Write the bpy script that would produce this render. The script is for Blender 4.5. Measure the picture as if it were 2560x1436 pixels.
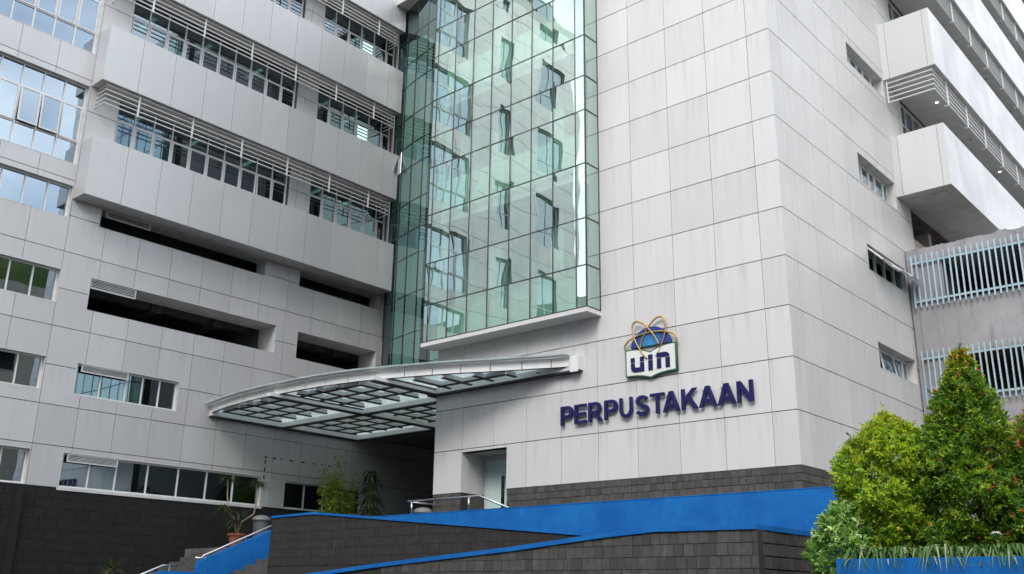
import bpy, math, random
import numpy as np
from mathutils import Vector, Matrix

random.seed(7); RNG = np.random.default_rng(7)
for o in list(bpy.data.objects): bpy.data.objects.remove(o)
sc = bpy.context.scene
COL = sc.collection

# ------------------------------------------------------------------ camera
cd = bpy.data.cameras.new('camera'); cam = bpy.data.objects.new('camera', cd); COL.objects.link(cam)
pitch, roll, yaw = math.radians(107.9545), math.radians(2.5805), math.radians(38.4967)
Rm = Matrix.Rotation(yaw, 3, 'Z') @ Matrix.Rotation(pitch, 3, 'X') @ Matrix.Rotation(roll, 3, 'Y')
cam.matrix_world = Matrix.Translation((9.1533, -20.0186, -2.9039)) @ Rm.to_4x4()
cd.sensor_width = 36; cd.lens = 2428.47 / 2560 * 36; cd.clip_end = 2000; cd.clip_start = 0.1
sc.camera = cam

# ------------------------------------------------------------------ world, sun, exposure
SUN_DIR = Vector((0.30, -0.70, 0.65)).normalized()        # towards the sun
w = bpy.data.worlds.new('World'); sc.world = w; w.use_nodes = True
nt = w.node_tree; nt.nodes.clear()
out = nt.nodes.new('ShaderNodeOutputWorld'); bg = nt.nodes.new('ShaderNodeBackground')
sky = nt.nodes.new('ShaderNodeTexSky'); sky.sky_type = 'NISHITA'; sky.sun_disc = False
sky.sun_elevation = math.asin(SUN_DIR.z); sky.sun_rotation = math.atan2(SUN_DIR.x, SUN_DIR.y)
sky.air_density = 1.0; sky.dust_density = 1.6
tc = nt.nodes.new('ShaderNodeTexCoord'); nz = nt.nodes.new('ShaderNodeTexNoise'); nz.inputs['Scale'].default_value = 2.6
nz.inputs['Detail'].default_value = 5
mp = nt.nodes.new('ShaderNodeMapping'); mp.inputs['Scale'].default_value = (1, 1, 2.2)
rp = nt.nodes.new('ShaderNodeMapRange'); rp.inputs[1].default_value = .34; rp.inputs[2].default_value = .62
rp.inputs[3].default_value = .14; rp.inputs[4].default_value = .88
mx = nt.nodes.new('ShaderNodeMix'); mx.data_type = 'RGBA'
mx.inputs[7].default_value = (8.7, 8.72, 8.75, 1)              # thin bright cloud
nt.links.new(tc.outputs['Generated'], mp.inputs[0]); nt.links.new(mp.outputs[0], nz.inputs['Vector'])
nt.links.new(nz.outputs[0], rp.inputs[0]); nt.links.new(rp.outputs[0], mx.inputs[0])
nt.links.new(sky.outputs[0], mx.inputs[6]); nt.links.new(mx.outputs[2], bg.inputs[0]); nt.links.new(bg.outputs[0], out.inputs[0])
bg.inputs[1].default_value = 0.15
sd = bpy.data.lights.new('sun', 'SUN'); sd.energy = 0.72; sd.angle = math.radians(20); sd.color = (1, .97, .93)
so = bpy.data.objects.new('sun', sd); COL.objects.link(so); so.rotation_euler = SUN_DIR.to_track_quat('Z', 'Y').to_euler()
so.location = (0, -30, 40)
sc.render.engine = 'CYCLES'
vs = sc.view_settings; vs.view_transform = 'Standard'; vs.look = 'None'; vs.gamma = 1; vs.use_curve_mapping = False
vs.exposure = 1.03
sc.cycles.max_bounces = 10; sc.cycles.transparent_max_bounces = 16; sc.cycles.glossy_bounces = 5
sc.cycles.caustics_reflective = False; sc.cycles.caustics_refractive = False

# ------------------------------------------------------------------ materials
def newmat(name):
    m = bpy.data.materials.new(name); m.use_nodes = True
    n = m.node_tree; b = n.nodes['Principled BSDF']; return m, n, b
def N(n, t, **kw):
    x = n.nodes.new(t)
    for k, v in kw.items():
        if k in x.inputs: x.inputs[k].default_value = v
        else: setattr(x, k, v)
    return x
def mixc(n, fac, a, b, mode='MIX'):
    x = n.nodes.new('ShaderNodeMix'); x.data_type = 'RGBA'; x.blend_type = mode
    for i, v in ((0, fac), (6, a), (7, b)):
        if hasattr(v, 'is_linked') or hasattr(v, 'links'): n.links.new(v, x.inputs[i])
        elif i == 0: x.inputs[0].default_value = v
        else: x.inputs[i].default_value = (*v, 1) if len(v) == 3 else v
    return x.outputs[2]
def rng(n, v, a, b, c, d):
    x = N(n, 'ShaderNodeMapRange'); n.links.new(v, x.inputs[0])
    for i, q in enumerate((a, b, c, d)): x.inputs[i + 1].default_value = q
    return x.outputs[0]
def pos(n, scale=(1, 1, 1)):
    g = N(n, 'ShaderNodeNewGeometry'); m = N(n, 'ShaderNodeMapping'); m.inputs['Scale'].default_value = scale
    n.links.new(g.outputs['Position'], m.inputs[0]); return m.outputs[0]
def noise(n, vec, scale, detail=4, rough=.55):
    x = N(n, 'ShaderNodeTexNoise', Scale=scale, Detail=detail, Roughness=rough); n.links.new(vec, x.inputs['Vector']); return x.outputs[0]
def bump(n, b, h, strength, dist):
    x = N(n, 'ShaderNodeBump', Strength=strength, Distance=dist); n.links.new(h, x.inputs['Height']); n.links.new(x.outputs[0], b.inputs['Normal'])
M = {}
def plain(name, col, rough=.5, metal=0, var=.12, scale=3, bmp=.1, emit=None, spec=.5):
    m, n, b = newmat(name); p = pos(n)
    v = noise(n, p, scale, 6)
    c = mixc(n, rng(n, v, .3, .7, 0, 1), tuple(x * (1 - var) for x in col), tuple(min(1, x * (1 + var)) for x in col))
    n.links.new(c, b.inputs['Base Color']); b.inputs['Roughness'].default_value = rough; b.inputs['Metallic'].default_value = metal
    b.inputs['Specular IOR Level'].default_value = spec
    if bmp: bump(n, b, noise(n, p, scale * 8, 5), bmp, .01)
    if emit: b.inputs['Emission Color'].default_value = (*emit[0], 1); b.inputs['Emission Strength'].default_value = emit[1]
    M[name] = m; return m
def panelmat(name, col, stain=.55, rough=.38, metal=0):
    m, n, b = newmat(name); b.inputs['Metallic'].default_value = metal
    oi = N(n, 'ShaderNodeObjectInfo')
    base = mixc(n, oi.outputs['Random'], tuple(x * .925 for x in col), tuple(x * 1.035 for x in col))
    st = noise(n, pos(n, (3.2, 3.2, .22)), 1.6, 6, .62)            # run-off streaks
    bl = noise(n, pos(n), .8, 3)
    tx = N(n, 'ShaderNodeTexCoord'); sx = N(n, 'ShaderNodeSeparateXYZ'); n.links.new(tx.outputs['Generated'], sx.inputs[0])
    top = rng(n, sx.outputs[2], .35, 1.0, .25, 1)                     # dirt washes down from each joint
    s1 = rng(n, st, .48, .76, 0, stain)
    mul = N(n, 'ShaderNodeMath', operation='MULTIPLY'); n.links.new(s1, mul.inputs[0]); n.links.new(top, mul.inputs[1])
    base = mixc(n, mul.outputs[0], base, (col[0] * .66, col[1] * .645, col[2] * .61))
    base = mixc(n, rng(n, bl, .35, .75, 0, .10), base, (col[0] * .78, col[1] * .79, col[2] * .80))
    sp = N(n, 'ShaderNodeTexVoronoi', Scale=2.3); n.links.new(pos(n), sp.inputs['Vector'])
    base = mixc(n, rng(n, sp.outputs['Distance'], .008, .013, .4 if stain > .3 else 0, 0), base, (.16, .15, .14))
    n.links.new(base, b.inputs['Base Color']); b.inputs['Roughness'].default_value = rough
    n.links.new(rng(n, bl, .3, .7, rough - .05, rough + .1), b.inputs['Roughness'])
    bump(n, b, noise(n, pos(n), 1.1, 1), .22, .02)
    M[name] = m
panelmat('panel', (.635, .632, .618), .68)
panelmat('panel_wing', (.54, .545, .55), .5, .34, .18)
panelmat('band', (.56, .568, .58), .25, .40, .30)
panelmat('band_white', (.59, .60, .61), .2, .30)
plain('joint', (.10, .085, .07), .9, var=.3)
plain('reveal', (.56, .56, .55), .5)
plain('soffit', (.52, .52, .50), .7)
plain('frame', (.66, .67, .67), .4, var=.05, bmp=0)
plain('mullion', (.045, .05, .05), .45, var=.1, bmp=0)
plain('louvre', (.62, .64, .64), .35, var=.08, bmp=0)
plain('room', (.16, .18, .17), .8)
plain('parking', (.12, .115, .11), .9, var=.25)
plain('room_pale', (.78, .84, .80), .7)
plain('spandrel', (.68, .88, .74), .5)
plain('slab', (.68, .72, .69), .7)
plain('steel', (.62, .61, .59), .25, metal=1, var=.05, bmp=0)
plain('sign_navy', (.012, .013, .085), .45, var=.15, scale=6, bmp=.05, spec=.25)
plain('gold', (.50, .31, .075), .35, metal=.35, var=.2, scale=7)
plain('sign_green', (.03, .11, .05), .5)
plain('sign_white', (.72, .74, .70), .5, var=.06, scale=5)
plain('door', (.58, .76, .73), .45, var=.04)
plain('dark_glass', (.01, .012, .015), .1, bmp=0)
plain('terracotta', (.26, .085, .04), .8, var=.25, scale=9)
plain('bin_grey', (.085, .09, .095), .5, var=.15)
plain('bin_lid', (.15, .155, .15), .5, var=.15)
plain('bar_blue', (.27, .47, .56), .55, var=.2, scale=5)
plain('step_stone', (.075, .075, .072), .85, var=.25)
plain('asphalt', (.055, .055, .055), .9, var=.2)
plain('paving', (.12, .118, .112), .85, var=.2)
plain('soil', (.05, .035, .025), .95)
plain('bark', (.10, .075, .05), .9)
plain('cane', (.24, .20, .14), .8)
plain('cream', (.50, .47, .38), .8, var=.08)
plain('lamp', (.9, .9, .85), .4, bmp=0, emit=((1, .97, .9), 2.5))
plain('lamp_dim', (.8, .8, .8), .4, bmp=0, emit=((1, .97, .9), .9))
plain('lamp_off', (.12, .12, .12), .4, bmp=0)
plain('mark', (.02, .02, .02), .8, bmp=0)
plain('flower', (.85, .85, .82), .6, bmp=0)
# globe: blue, paler and streaked towards its middle
m, n, b = newmat('globe'); g = N(n, 'ShaderNodeTexCoord'); mpn = N(n, 'ShaderNodeMapping'); mpn.inputs['Location'].default_value = (3.69, 0, -3.18)
gp = N(n, 'ShaderNodeNewGeometry'); n.links.new(gp.outputs['Position'], mpn.inputs[0])
ln = N(n, 'ShaderNodeVectorMath', operation='LENGTH'); n.links.new(mpn.outputs[0], ln.inputs[0])
c = mixc(n, rng(n, ln.outputs['Value'], .12, .46, 0, 1), (.03, .27, .52), (.012, .035, .24))
c = mixc(n, rng(n, noise(n, pos(n, (14, 14, 1)), 1.2, 4), .48, .75, 0, .6), c, (.05, .12, .2))
n.links.new(c, b.inputs['Base Color']); b.inputs['Roughness'].default_value = .4; M['globe'] = m
# blue masonry paint
m, n, b = newmat('blue_paint'); p = pos(n)
c = mixc(n, rng(n, noise(n, p, 1.1, 7, .65), .36, .66, 0, 1), (.004, .108, .39), (.010, .165, .49))
c = mixc(n, rng(n, noise(n, pos(n, (2, 2, .6)), 3.2, 6, .7), .60, .74, 0, .4), c, (.05, .30, .62))
c = mixc(n, rng(n, noise(n, p, 5.5, 7, .7), .62, .78, 0, .35), c, (.012, .06, .20))
c = mixc(n, rng(n, noise(n, pos(n, (6, 6, .5)), 1.6, 6, .65), .56, .76, 0, .25), c, (.012, .07, .22))
c = mixc(n, rng(n, noise(n, p, 11, 8, .75), .70, .76, 0, .7), c, (.16, .33, .55))
n.links.new(c, b.inputs['Base Color']); b.inputs['Roughness'].default_value = .7; b.inputs['Specular IOR Level'].default_value = .22; bump(n, b, noise(n, p, 14, 6), .25, .01); M['blue_paint'] = m
# split andesite tile
def stone(name, col, lo=.62, hi=1.5, fleck=1):
    m, n, b = newmat(name); p = pos(n); oi = N(n, 'ShaderNodeObjectInfo')
    c = mixc(n, oi.outputs['Random'], tuple(x * lo for x in col), tuple(x * hi for x in col))
    c = mixc(n, rng(n, noise(n, p, 9, 8, .7), .35, .7, 0, .75), c, tuple(x * .62 for x in col))
    c = mixc(n, rng(n, noise(n, p, 2.1, 6, .7), .60, .78, 0, .45 * fleck), c, (.16, .15, .13))
    c = mixc(n, rng(n, noise(n, pos(n, (8, 8, .8)), 1.3, 5, .6), .64, .74, 0, .35 * fleck), c, (.24, .24, .23))
    n.links.new(c, b.inputs['Base Color']); b.inputs['Roughness'].default_value = .8; b.inputs['Specular IOR Level'].default_value = .25; bump(n, b, noise(n, p, 26, 8, .7), .6, .012); M[name] = m
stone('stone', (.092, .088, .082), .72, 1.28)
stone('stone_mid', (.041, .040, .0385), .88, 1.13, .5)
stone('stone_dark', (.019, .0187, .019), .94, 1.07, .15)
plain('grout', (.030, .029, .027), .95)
# weathered concrete of the old block
m, n, b = newmat('old_concrete'); p = pos(n)
c = mixc(n, rng(n, noise(n, p, .9, 7, .6), .3, .7, 0, 1), (.27, .265, .28), (.36, .355, .37))
c = mixc(n, rng(n, noise(n, pos(n, (3, 3, .35)), 1.5, 7, .65), .52, .72, 0, .75), c, (.17, .16, .17))
c = mixc(n, rng(n, noise(n, p, 3.3, 8, .7), .63, .70, 0, .8), c, (.44, .36, .32))
vo = N(n, 'ShaderNodeTexVoronoi', Scale=1.1, feature='DISTANCE_TO_EDGE'); wz = N(n, 'ShaderNodeTexNoise', Scale=3, Detail=5)
n.links.new(p, wz.inputs['Vector']); av = N(n, 'ShaderNodeVectorMath', operation='ADD'); n.links.new(p, av.inputs[0]); n.links.new(wz.outputs['Color'], av.inputs[1]); n.links.new(av.outputs[0], vo.inputs['Vector'])
crk = N(n, 'ShaderNodeMath', operation='MULTIPLY'); n.links.new(rng(n, vo.outputs['Distance'], .0, .012, 1, 0), crk.inputs[0]); n.links.new(rng(n, noise(n, p, .7, 2), .55, .62, 0, .8), crk.inputs[1])
c = mixc(n, crk.outputs[0], c, (.09, .085, .085))
n.links.new(c, b.inputs['Base Color']); b.inputs['Roughness'].default_value = .9; bump(n, b, noise(n, p, 12, 8, .7), .4, .02); M['old_concrete'] = m
# bars with rust patches
m, n, b = newmat('bar_paint'); p = pos(n); oi = N(n, 'ShaderNodeObjectInfo')
c = mixc(n, oi.outputs['Random'], (.33, .47, .54), (.43, .56, .62))
n1 = noise(n, pos(n, (9, 1, 1.4)), 1.5, 5, .65)
lowz = N(n, 'ShaderNodeSeparateXYZ'); n.links.new(p, lowz.inputs[0])
thr = rng(n, lowz.outputs[2], 4.3, 5.2, .20, .0)
ad = N(n, 'ShaderNodeMath', operation='ADD'); n.links.new(n1, ad.inputs[0]); n.links.new(thr, ad.inputs[1])
c = mixc(n, rng(n, ad.outputs[0], .72, .80, 0, .75), c, (.33, .32, .22))
n.links.new(c, b.inputs['Base Color']); b.inputs['Roughness'].default_value = .6; M['bar_paint'] = m
# glass
def glass(name, tint, refl, r0, r1, wav=.25, wscale=.8):
    m = bpy.data.materials.new(name); m.use_nodes = True; n = m.node_tree; n.nodes.clear()
    o = N(n, 'ShaderNodeOutputMaterial'); ms = N(n, 'ShaderNodeMixShader'); tr = N(n, 'ShaderNodeBsdfTransparent'); gl = N(n, 'ShaderNodeBsdfGlossy')
    tr.inputs[0].default_value = (*tint, 1); gl.inputs[0].default_value = (*refl, 1); gl.inputs['Roughness'].default_value = .004
    lw = N(n, 'ShaderNodeLayerWeight', Blend=.5); fr = rng(n, lw.outputs['Facing'], .15, 1.0, r0, r1)
    pw = N(n, 'ShaderNodeMath', operation='POWER'); n.links.new(lw.outputs['Facing'], pw.inputs[0]); pw.inputs[1].default_value = 3
    fr = rng(n, pw.outputs[0], 0, 1, r0, r1)
    oi = N(n, 'ShaderNodeObjectInfo'); g = N(n, 'ShaderNodeNewGeometry')
    sc2 = N(n, 'ShaderNodeVectorMath', operation='SCALE'); sc2.inputs['Scale'].default_value = 1
    cb = N(n, 'ShaderNodeCombineXYZ'); mm = N(n, 'ShaderNodeMath', operation='MULTIPLY'); mm.inputs[1].default_value = 9
    n.links.new(oi.outputs['Random'], mm.inputs[0]); n.links.new(mm.outputs[0], cb.inputs[0]); n.links.new(mm.outputs[0], cb.inputs[1])
    ad = N(n, 'ShaderNodeVectorMath', operation='ADD'); n.links.new(g.outputs['Position'], ad.inputs[0]); n.links.new(cb.outputs[0], ad.inputs[1])
    h = noise(n, ad.outputs[0], wscale, 1, .4)
    bp = N(n, 'ShaderNodeBump', Strength=wav, Distance=.05); n.links.new(h, bp.inputs['Height']); n.links.new(bp.outputs[0], gl.inputs['Normal'])
    n.links.new(fr, ms.inputs[0]); n.links.new(tr.outputs[0], ms.inputs[1]); n.links.new(gl.outputs[0], ms.inputs[2]); n.links.new(ms.outputs[0], o.inputs[0]); M[name] = m
glass('glass_green', (.68, .89, .80), (.84, .98, .95), .44, .95, .13)
glass('glass_link', (.08, .15, .125), (.36, .46, .43), .50, .97, .05)
glass('glass_win', (.22, .34, .32), (.72, .85, .97), .29, .95, .04)
glass('glass_sky', (.14, .24, .28), (.44, .54, .62), .62, .98, .05)
m = bpy.data.materials.new('glass_roof'); m.use_nodes = True; n = m.node_tree; n.nodes.clear()
o_ = N(n, 'ShaderNodeOutputMaterial'); m1 = N(n, 'ShaderNodeMixShader'); m2 = N(n, 'ShaderNodeMixShader'); tr = N(n, 'ShaderNodeBsdfTransparent'); tl = N(n, 'ShaderNodeBsdfTranslucent'); gl = N(n, 'ShaderNodeBsdfGlossy')
tr.inputs[0].default_value = (.80, .88, .88, 1); gl.inputs['Roughness'].default_value = .15
n.links.new(mixc(n, rng(n, noise(n, pos(n), 2.2, 6, .7), .4, .7, 0, 1), (.76, .83, .84), (.48, .55, .55)), tl.inputs[0])
m1.inputs[0].default_value = .62; m2.inputs[0].default_value = .06
n.links.new(tr.outputs[0], m1.inputs[1]); n.links.new(tl.outputs[0], m1.inputs[2]); n.links.new(m1.outputs[0], m2.inputs[1]); n.links.new(gl.outputs[0], m2.inputs[2]); n.links.new(m2.outputs[0], o_.inputs[0]); M['glass_roof'] = m
plain('canopy_dark', (.035, .031, .028), .7, bmp=0)  # dark tone of the strips added to darken the canopy undersides
plain('fascia', (.78, .78, .76), .4, var=.05)
# leaves
def leafmat(name, rough=.38):
    m = bpy.data.materials.new(name); m.use_nodes = True; n = m.node_tree; b = n.nodes['Principled BSDF']; o = n.nodes['Material Output']
    at = N(n, 'ShaderNodeVertexColor', layer_name='leafcol'); n.links.new(at.outputs[0], b.inputs['Base Color']); b.inputs['Roughness'].default_value = rough
    b.inputs['Specular IOR Level'].default_value = .28
    tl = N(n, 'ShaderNodeBsdfTranslucent'); n.links.new(mixc(n, 1, at.outputs[0], (1.5, 1.6, .7), 'MULTIPLY'), tl.inputs[0])
    ms = N(n, 'ShaderNodeMixShader'); ms.inputs[0].default_value = .22
    n.links.new(b.outputs[0], ms.inputs[1]); n.links.new(tl.outputs[0], ms.inputs[2]); n.links.new(ms.outputs[0], o.inputs[0]); M[name] = m
leafmat('leaf')

# ------------------------------------------------------------------ object helpers
WL = {}
def link(name, data, parent=None, loc=(0, 0, 0), mat=None):
    o = bpy.data.objects.new(name, data); COL.objects.link(o); loc = Vector(loc); WL[o.name] = loc
    if parent is not None: o.parent = parent; o.location = loc - WL[parent.name]
    else: o.location = loc
    if mat and data is not None and not data.materials:
        for q in (mat if isinstance(mat, (list, tuple)) else [mat]): data.materials.append(M[q])
    return o
def tag(o, label, cat, group=None, kind=None):
    o['label'] = label
    if cat: o['category'] = cat
    if group: o['group'] = group
    if kind: o['kind'] = kind
    return o
def thing(name, loc, label, cat, group=None):
    return tag(link(name, None, None, loc), label, cat, group)
def mk(vs_, fs, name='mesh', mats=None, fm=None, smooth=False):
    me = bpy.data.meshes.new(name); me.from_pydata([tuple(v) for v in vs_], [], fs)
    if mats:
        for q in mats: me.materials.append(M[q])
    if fm: me.polygons.foreach_set('material_index', fm)
    if smooth: me.polygons.foreach_set('use_smooth', [True] * len(me.polygons))
    me.update(); return me
BF = [(0, 3, 2, 1), (4, 5, 6, 7), (0, 1, 5, 4), (1, 2, 6, 5), (2, 3, 7, 6), (3, 0, 4, 7)]
def bxv(b):
    x0, x1, y0, y1, z0, z1 = b
    return [(x0, y0, z0), (x1, y0, z0), (x1, y1, z0), (x0, y1, z0), (x0, y0, z1), (x1, y0, z1), (x1, y1, z1), (x0, y1, z1)]
def boxes(lst, name='boxes', mats=None):
    V, F = [], []
    for b in lst:
        k = len(V); V += bxv(b); F += [tuple(i + k for i in f) for f in BF]
    return mk(V, F, name, mats)
def prism(poly, y0, y1, axis='y'):
    """polygon in (u,v) extruded along axis; counter-clockwise poly"""
    n_ = len(poly)
    if axis == 'y': P = lambda u, v, d: (u, d, v)
    elif axis == 'x': P = lambda u, v, d: (d, u, v)
    else: P = lambda u, v, d: (u, v, d)
    V = [P(u, v, y0) for u, v in poly] + [P(u, v, y1) for u, v in poly]
    F = [tuple(range(n_)), tuple(range(2 * n_ - 1, n_ - 1, -1))] + [(i, i + n_, (i + 1) % n_ + n_, (i + 1) % n_) for i in range(n_)]
    return V, F
def fixn(me):
    import bmesh
    b = bmesh.new(); b.from_mesh(me); bmesh.ops.recalc_face_normals(b, faces=b.faces); b.to_mesh(me); b.free(); return me
def tube(pts, r, seg=8, cap=True):
    V, F = [], []; pts = [Vector(p) for p in pts]; rr = r if isinstance(r, (list, tuple)) else [r] * len(pts)
    for i, p in enumerate(pts):
        a = pts[max(i - 1, 0)]; b = pts[min(i + 1, len(pts) - 1)]; t = (b - a).normalized()
        s = t.cross(Vector((0, 0, 1))); s = s.normalized() if s.length > 1e-4 else Vector((1, 0, 0)); u = s.cross(t)
        for k in range(seg):
            an = 2 * math.pi * k / seg; V.append(p + (s * math.cos(an) + u * math.sin(an)) * rr[i])
    for i in range(len(pts) - 1):
        for k in range(seg):
            a = i * seg + k; b = i * seg + (k + 1) % seg; F.append((a, b, b + seg, a + seg))
    if cap: F += [tuple(range(seg - 1, -1, -1)), tuple(range(len(V) - seg, len(V)))]
    return V, F
def lathe(prof, seg=20, c=(0, 0, 0)):
    V, F = [], []
    for r, z in prof:
        for k in range(seg):
            a = 2 * math.pi * k / seg; V.append((c[0] + r * math.cos(a), c[1] + r * math.sin(a), c[2] + z))
    for i in range(len(prof) - 1):
        for k in range(seg):
            a = i * seg + k; b = i * seg + (k + 1) % seg; F.append((a, b, b + seg, a + seg))
    F += [tuple(range(seg - 1, -1, -1)), tuple(range(len(V) - seg, len(V)))]
    return V, F
def join(*vf):
    V, F = [], []
    for v, f in vf:
        k = len(V); V += list(v); F += [tuple(i + k for i in q) for q in f]
    return V, F
def catmull(pts, n_=6):
    P = [Vector(p) for p in pts]; P = [P[0] * 2 - P[1]] + P + [P[-1] * 2 - P[-2]]; o = []
    for i in range(1, len(P) - 2):
        for k in range(n_):
            t = k / n_; a, b, c, d = P[i - 1:i + 3]
            o.append(.5 * ((2 * b) + (c - a) * t + (2 * a - 5 * b + 4 * c - d) * t * t + (3 * b - a - 3 * c + d) * t ** 3))
    o.append(P[-2]); return o

# planes: 'x' faces +X at X0 (u=y), 'y' faces -Y at Y0 (u=x); d = distance outward
class Plane:
    def __init__(s, kind, o): s.k, s.o = kind, o
    def box(s, u0, u1, v0, v1, d0, d1):
        if s.k == 'x': return (s.o + d0, s.o + d1, u0, u1, v0, v1)
        return (u0, u1, s.o - d1, s.o - d0, v0, v1)
    def pt(s, u, v, d): return (s.o + d, u, v) if s.k == 'x' else (u, s.o - d, v)
def cutrect(r, holes):
    u0, u1, v0, v1 = r; hs = [h for h in holes if h[0] < u1 - 1e-6 and h[1] > u0 + 1e-6 and h[2] < v1 - 1e-6 and h[3] > v0 + 1e-6]
    if not hs: return [r]
    us = sorted({u0, u1, *[min(max(x, u0), u1) for h in hs for x in h[:2]]}); vv = sorted({v0, v1, *[min(max(x, v0), v1) for h in hs for x in h[2:]]})
    rows = []
    for a, b in zip(vv, vv[1:]):
        row = []
        for c, d in zip(us, us[1:]):
            mu, mv = (c + d) / 2, (a + b) / 2
            if not any(h[0] < mu < h[1] and h[2] < mv < h[3] for h in hs):
                if row and abs(row[-1][1] - c) < 1e-9: row[-1][1] = d
                else: row.append([c, d])
        rows.append((a, b, row))
    o = []
    for a, b, row in rows:
        if o and o[-1][2] == row and abs(o[-1][1] - a) < 1e-9: o[-1] = (o[-1][0], b, row)
        else: o.append((a, b, row))
    return [(c, d, a, b) for a, b, row in o for c, d in row]
SH = {}
def facade(parent, pl, r, holes, ju, jv, mat, name='facade', gap=.013, gapv=.021, th=.30, pname='panel', single=False, back='joint', trim=0):
    """backing sheet with openings plus one cladding panel per joint cell"""
    bk = link(name, boxes([pl.box(*q, -th, -.034) for q in cutrect((r[0], r[1] - trim, r[2], r[3]), holes)], name, [back]), parent)
    us = [r[0]] + [x for x in sorted(ju) if r[0] + .05 < x < r[1] - .05] + [r[1]]; vs2 = [r[2]] + [x for x in sorted(jv) if r[2] + .05 < x < r[3] - .05] + [r[3]]
    allb = []
    for a, b in zip(us, us[1:]):
        for c, d in zip(vs2, vs2[1:]):
            g, gv = gap / 2, gapv / 2
            cell = (a + (g if a > r[0] else 0), b - (g if b < r[1] else 0), c + (gv if c > r[2] else 0), d - (gv if d < r[3] else 0))
            pcs = cutrect(cell, holes)
            pcs = [p for p in pcs if p[1] - p[0] > .01 and p[3] - p[2] > .01]
            if not pcs: continue
            if single: allb += [pl.box(*p, -.033, 0) for p in pcs]; continue
            cu, cv = (cell[0] + cell[1]) / 2, (cell[2] + cell[3]) / 2
            q0 = Plane(pl.k, 0)
            rel = [(p[0] - cu, p[1] - cu, p[2] - cv, p[3] - cv) for p in pcs]
            key = (pl.k, mat, tuple(tuple(round(x, 3) for x in p) for p in rel))
            if key not in SH: SH[key] = boxes([q0.box(*p, -.033, 0) for p in rel], pname, [mat])
            po = link(pname, SH[key], bk, pl.pt(cu, cv, 0)); po.rotation_euler = (random.gauss(0, .0012), random.gauss(0, .0012), random.gauss(0, .0012))
    if single and allb:
        o = link('cladding', boxes(allb, 'cladding', [mat]), bk); o['kind'] = 'stuff'
    return bk
def room(parent, pl, u0, u1, v0, v1, d0, depth, mat='room', name='room', extra=()):
    t = .1; B = [pl.box(u0 - t, u1 + t, v0 - t, v1 + t, d0 - depth - t, d0 - depth), pl.box(u0 - t, u0, v0 - t, v1 + t, d0 - depth, d0),
       pl.box(u1, u1 + t, v0 - t, v1 + t, d0 - depth, d0), pl.box(u0, u1, v0 - t, v0, d0 - depth, d0), pl.box(u0, u1, v1, v1 + t, d0 - depth, d0)]
    return link(name, boxes(B + list(extra), name, [mat]), parent)
def reveal(parent, pl, u0, u1, v0, v1, depth, mat='reveal', t=.02, name='reveal'):
    B = [pl.box(u0, u1, v0, v0 + t, -depth, .004), pl.box(u0, u1, v1 - t, v1, -depth, .004), pl.box(u0, u0 + t, v0 + t, v1 - t, -depth, .004), pl.box(u1 - t, u1, v0 + t, v1 - t, -depth, .004)]
    return link(name, boxes(B, name, [mat]), parent)
def window(parent, pl, u0, u1, v0, v1, d, mull, rails=(), fw=.05, mw=.045, gmat='glass_win', fmat='frame', casement=None, skip=(), open_=(), name='window'):
    """outer frame + mullions (one mesh), a pane object per light; casement = index of rail row with sash frames"""
    us = [u0] + list(mull) + [u1]; vv = [v0] + list(rails) + [v1]
    B = [pl.box(u0, u1, v0, v0 + fw, d - .03, d + .05), pl.box(u0, u1, v1 - fw, v1, d - .03, d + .05), pl.box(u0, u0 + fw, v0 + fw, v1 - fw, d - .03, d + .05), pl.box(u1 - fw, u1, v0 + fw, v1 - fw, d - .03, d + .05)]
    B += [pl.box(x - mw / 2, x + mw / 2, v0 + fw, v1 - fw, d - .028, d + .046) for x in mull]
    for z in rails:
        for a, b in zip(us, us[1:]):
            B.append(pl.box(a + (fw if a == u0 else mw / 2), b - (fw if b == u1 else mw / 2), z - mw / 2, z + mw / 2, d - .026, d + .044))
    wn = link(name, boxes(B, name, [fmat]), parent)
    for i, (a, b) in enumerate(zip(us, us[1:])):
        for j, (c, e) in enumerate(zip(vv, vv[1:])):
            if (i, j) in skip: continue
            x0 = a + (fw if a == u0 else mw / 2); x1 = b - (fw if b == u1 else mw / 2); z0 = c + (fw if c == v0 else mw / 2); z1 = e - (fw if e == v1 else mw / 2)
            op = (i, j) in open_
            q0 = Plane(pl.k, 0); W, H = x1 - x0, z1 - z0; cu = (x0 + x1) / 2
            sash = casement is not None and j == casement
            s = .045 if sash else 0
            loc = pl.pt(cu, z1, d + (.052 if sash else .008))
            if sash:
                key = ('sash', pl.k, round(W, 2), round(H, 2))
                if key not in SH: SH[key] = boxes([q0.box(-W / 2 + .004, W / 2 - .004, -H + .004, -H + s, -.02, .02), q0.box(-W / 2 + .004, W / 2 - .004, -s, -.004, -.02, .02), q0.box(-W / 2 + .004, -W / 2 + s, -H + s, -s, -.02, .02), q0.box(W / 2 - s, W / 2 - .004, -H + s, -s, -.02, .02)], 'sash', [fmat])
                so_ = link('sash', SH[key], wn, loc)
            key = ('pane', pl.k, round(W, 3), round(H, 3), s, gmat)
            if key not in SH:
                b0 = q0.box(-W / 2 + s - .002, W / 2 - s + .002, -H + s - .002, -s + .002, -.004, .004); SH[key] = boxes([b0], 'pane', [gmat])
            po = link('pane', SH[key], wn, loc)
            if op:
                for q in ([so_, po] if sash else [po]):
                    if pl.k == 'x': q.rotation_euler[1] = -open_[(i, j)] if isinstance(open_, dict) else -.2
                    else: q.rotation_euler[0] = -(open_[(i, j)] if isinstance(open_, dict) else .2)
    return wn
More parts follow.
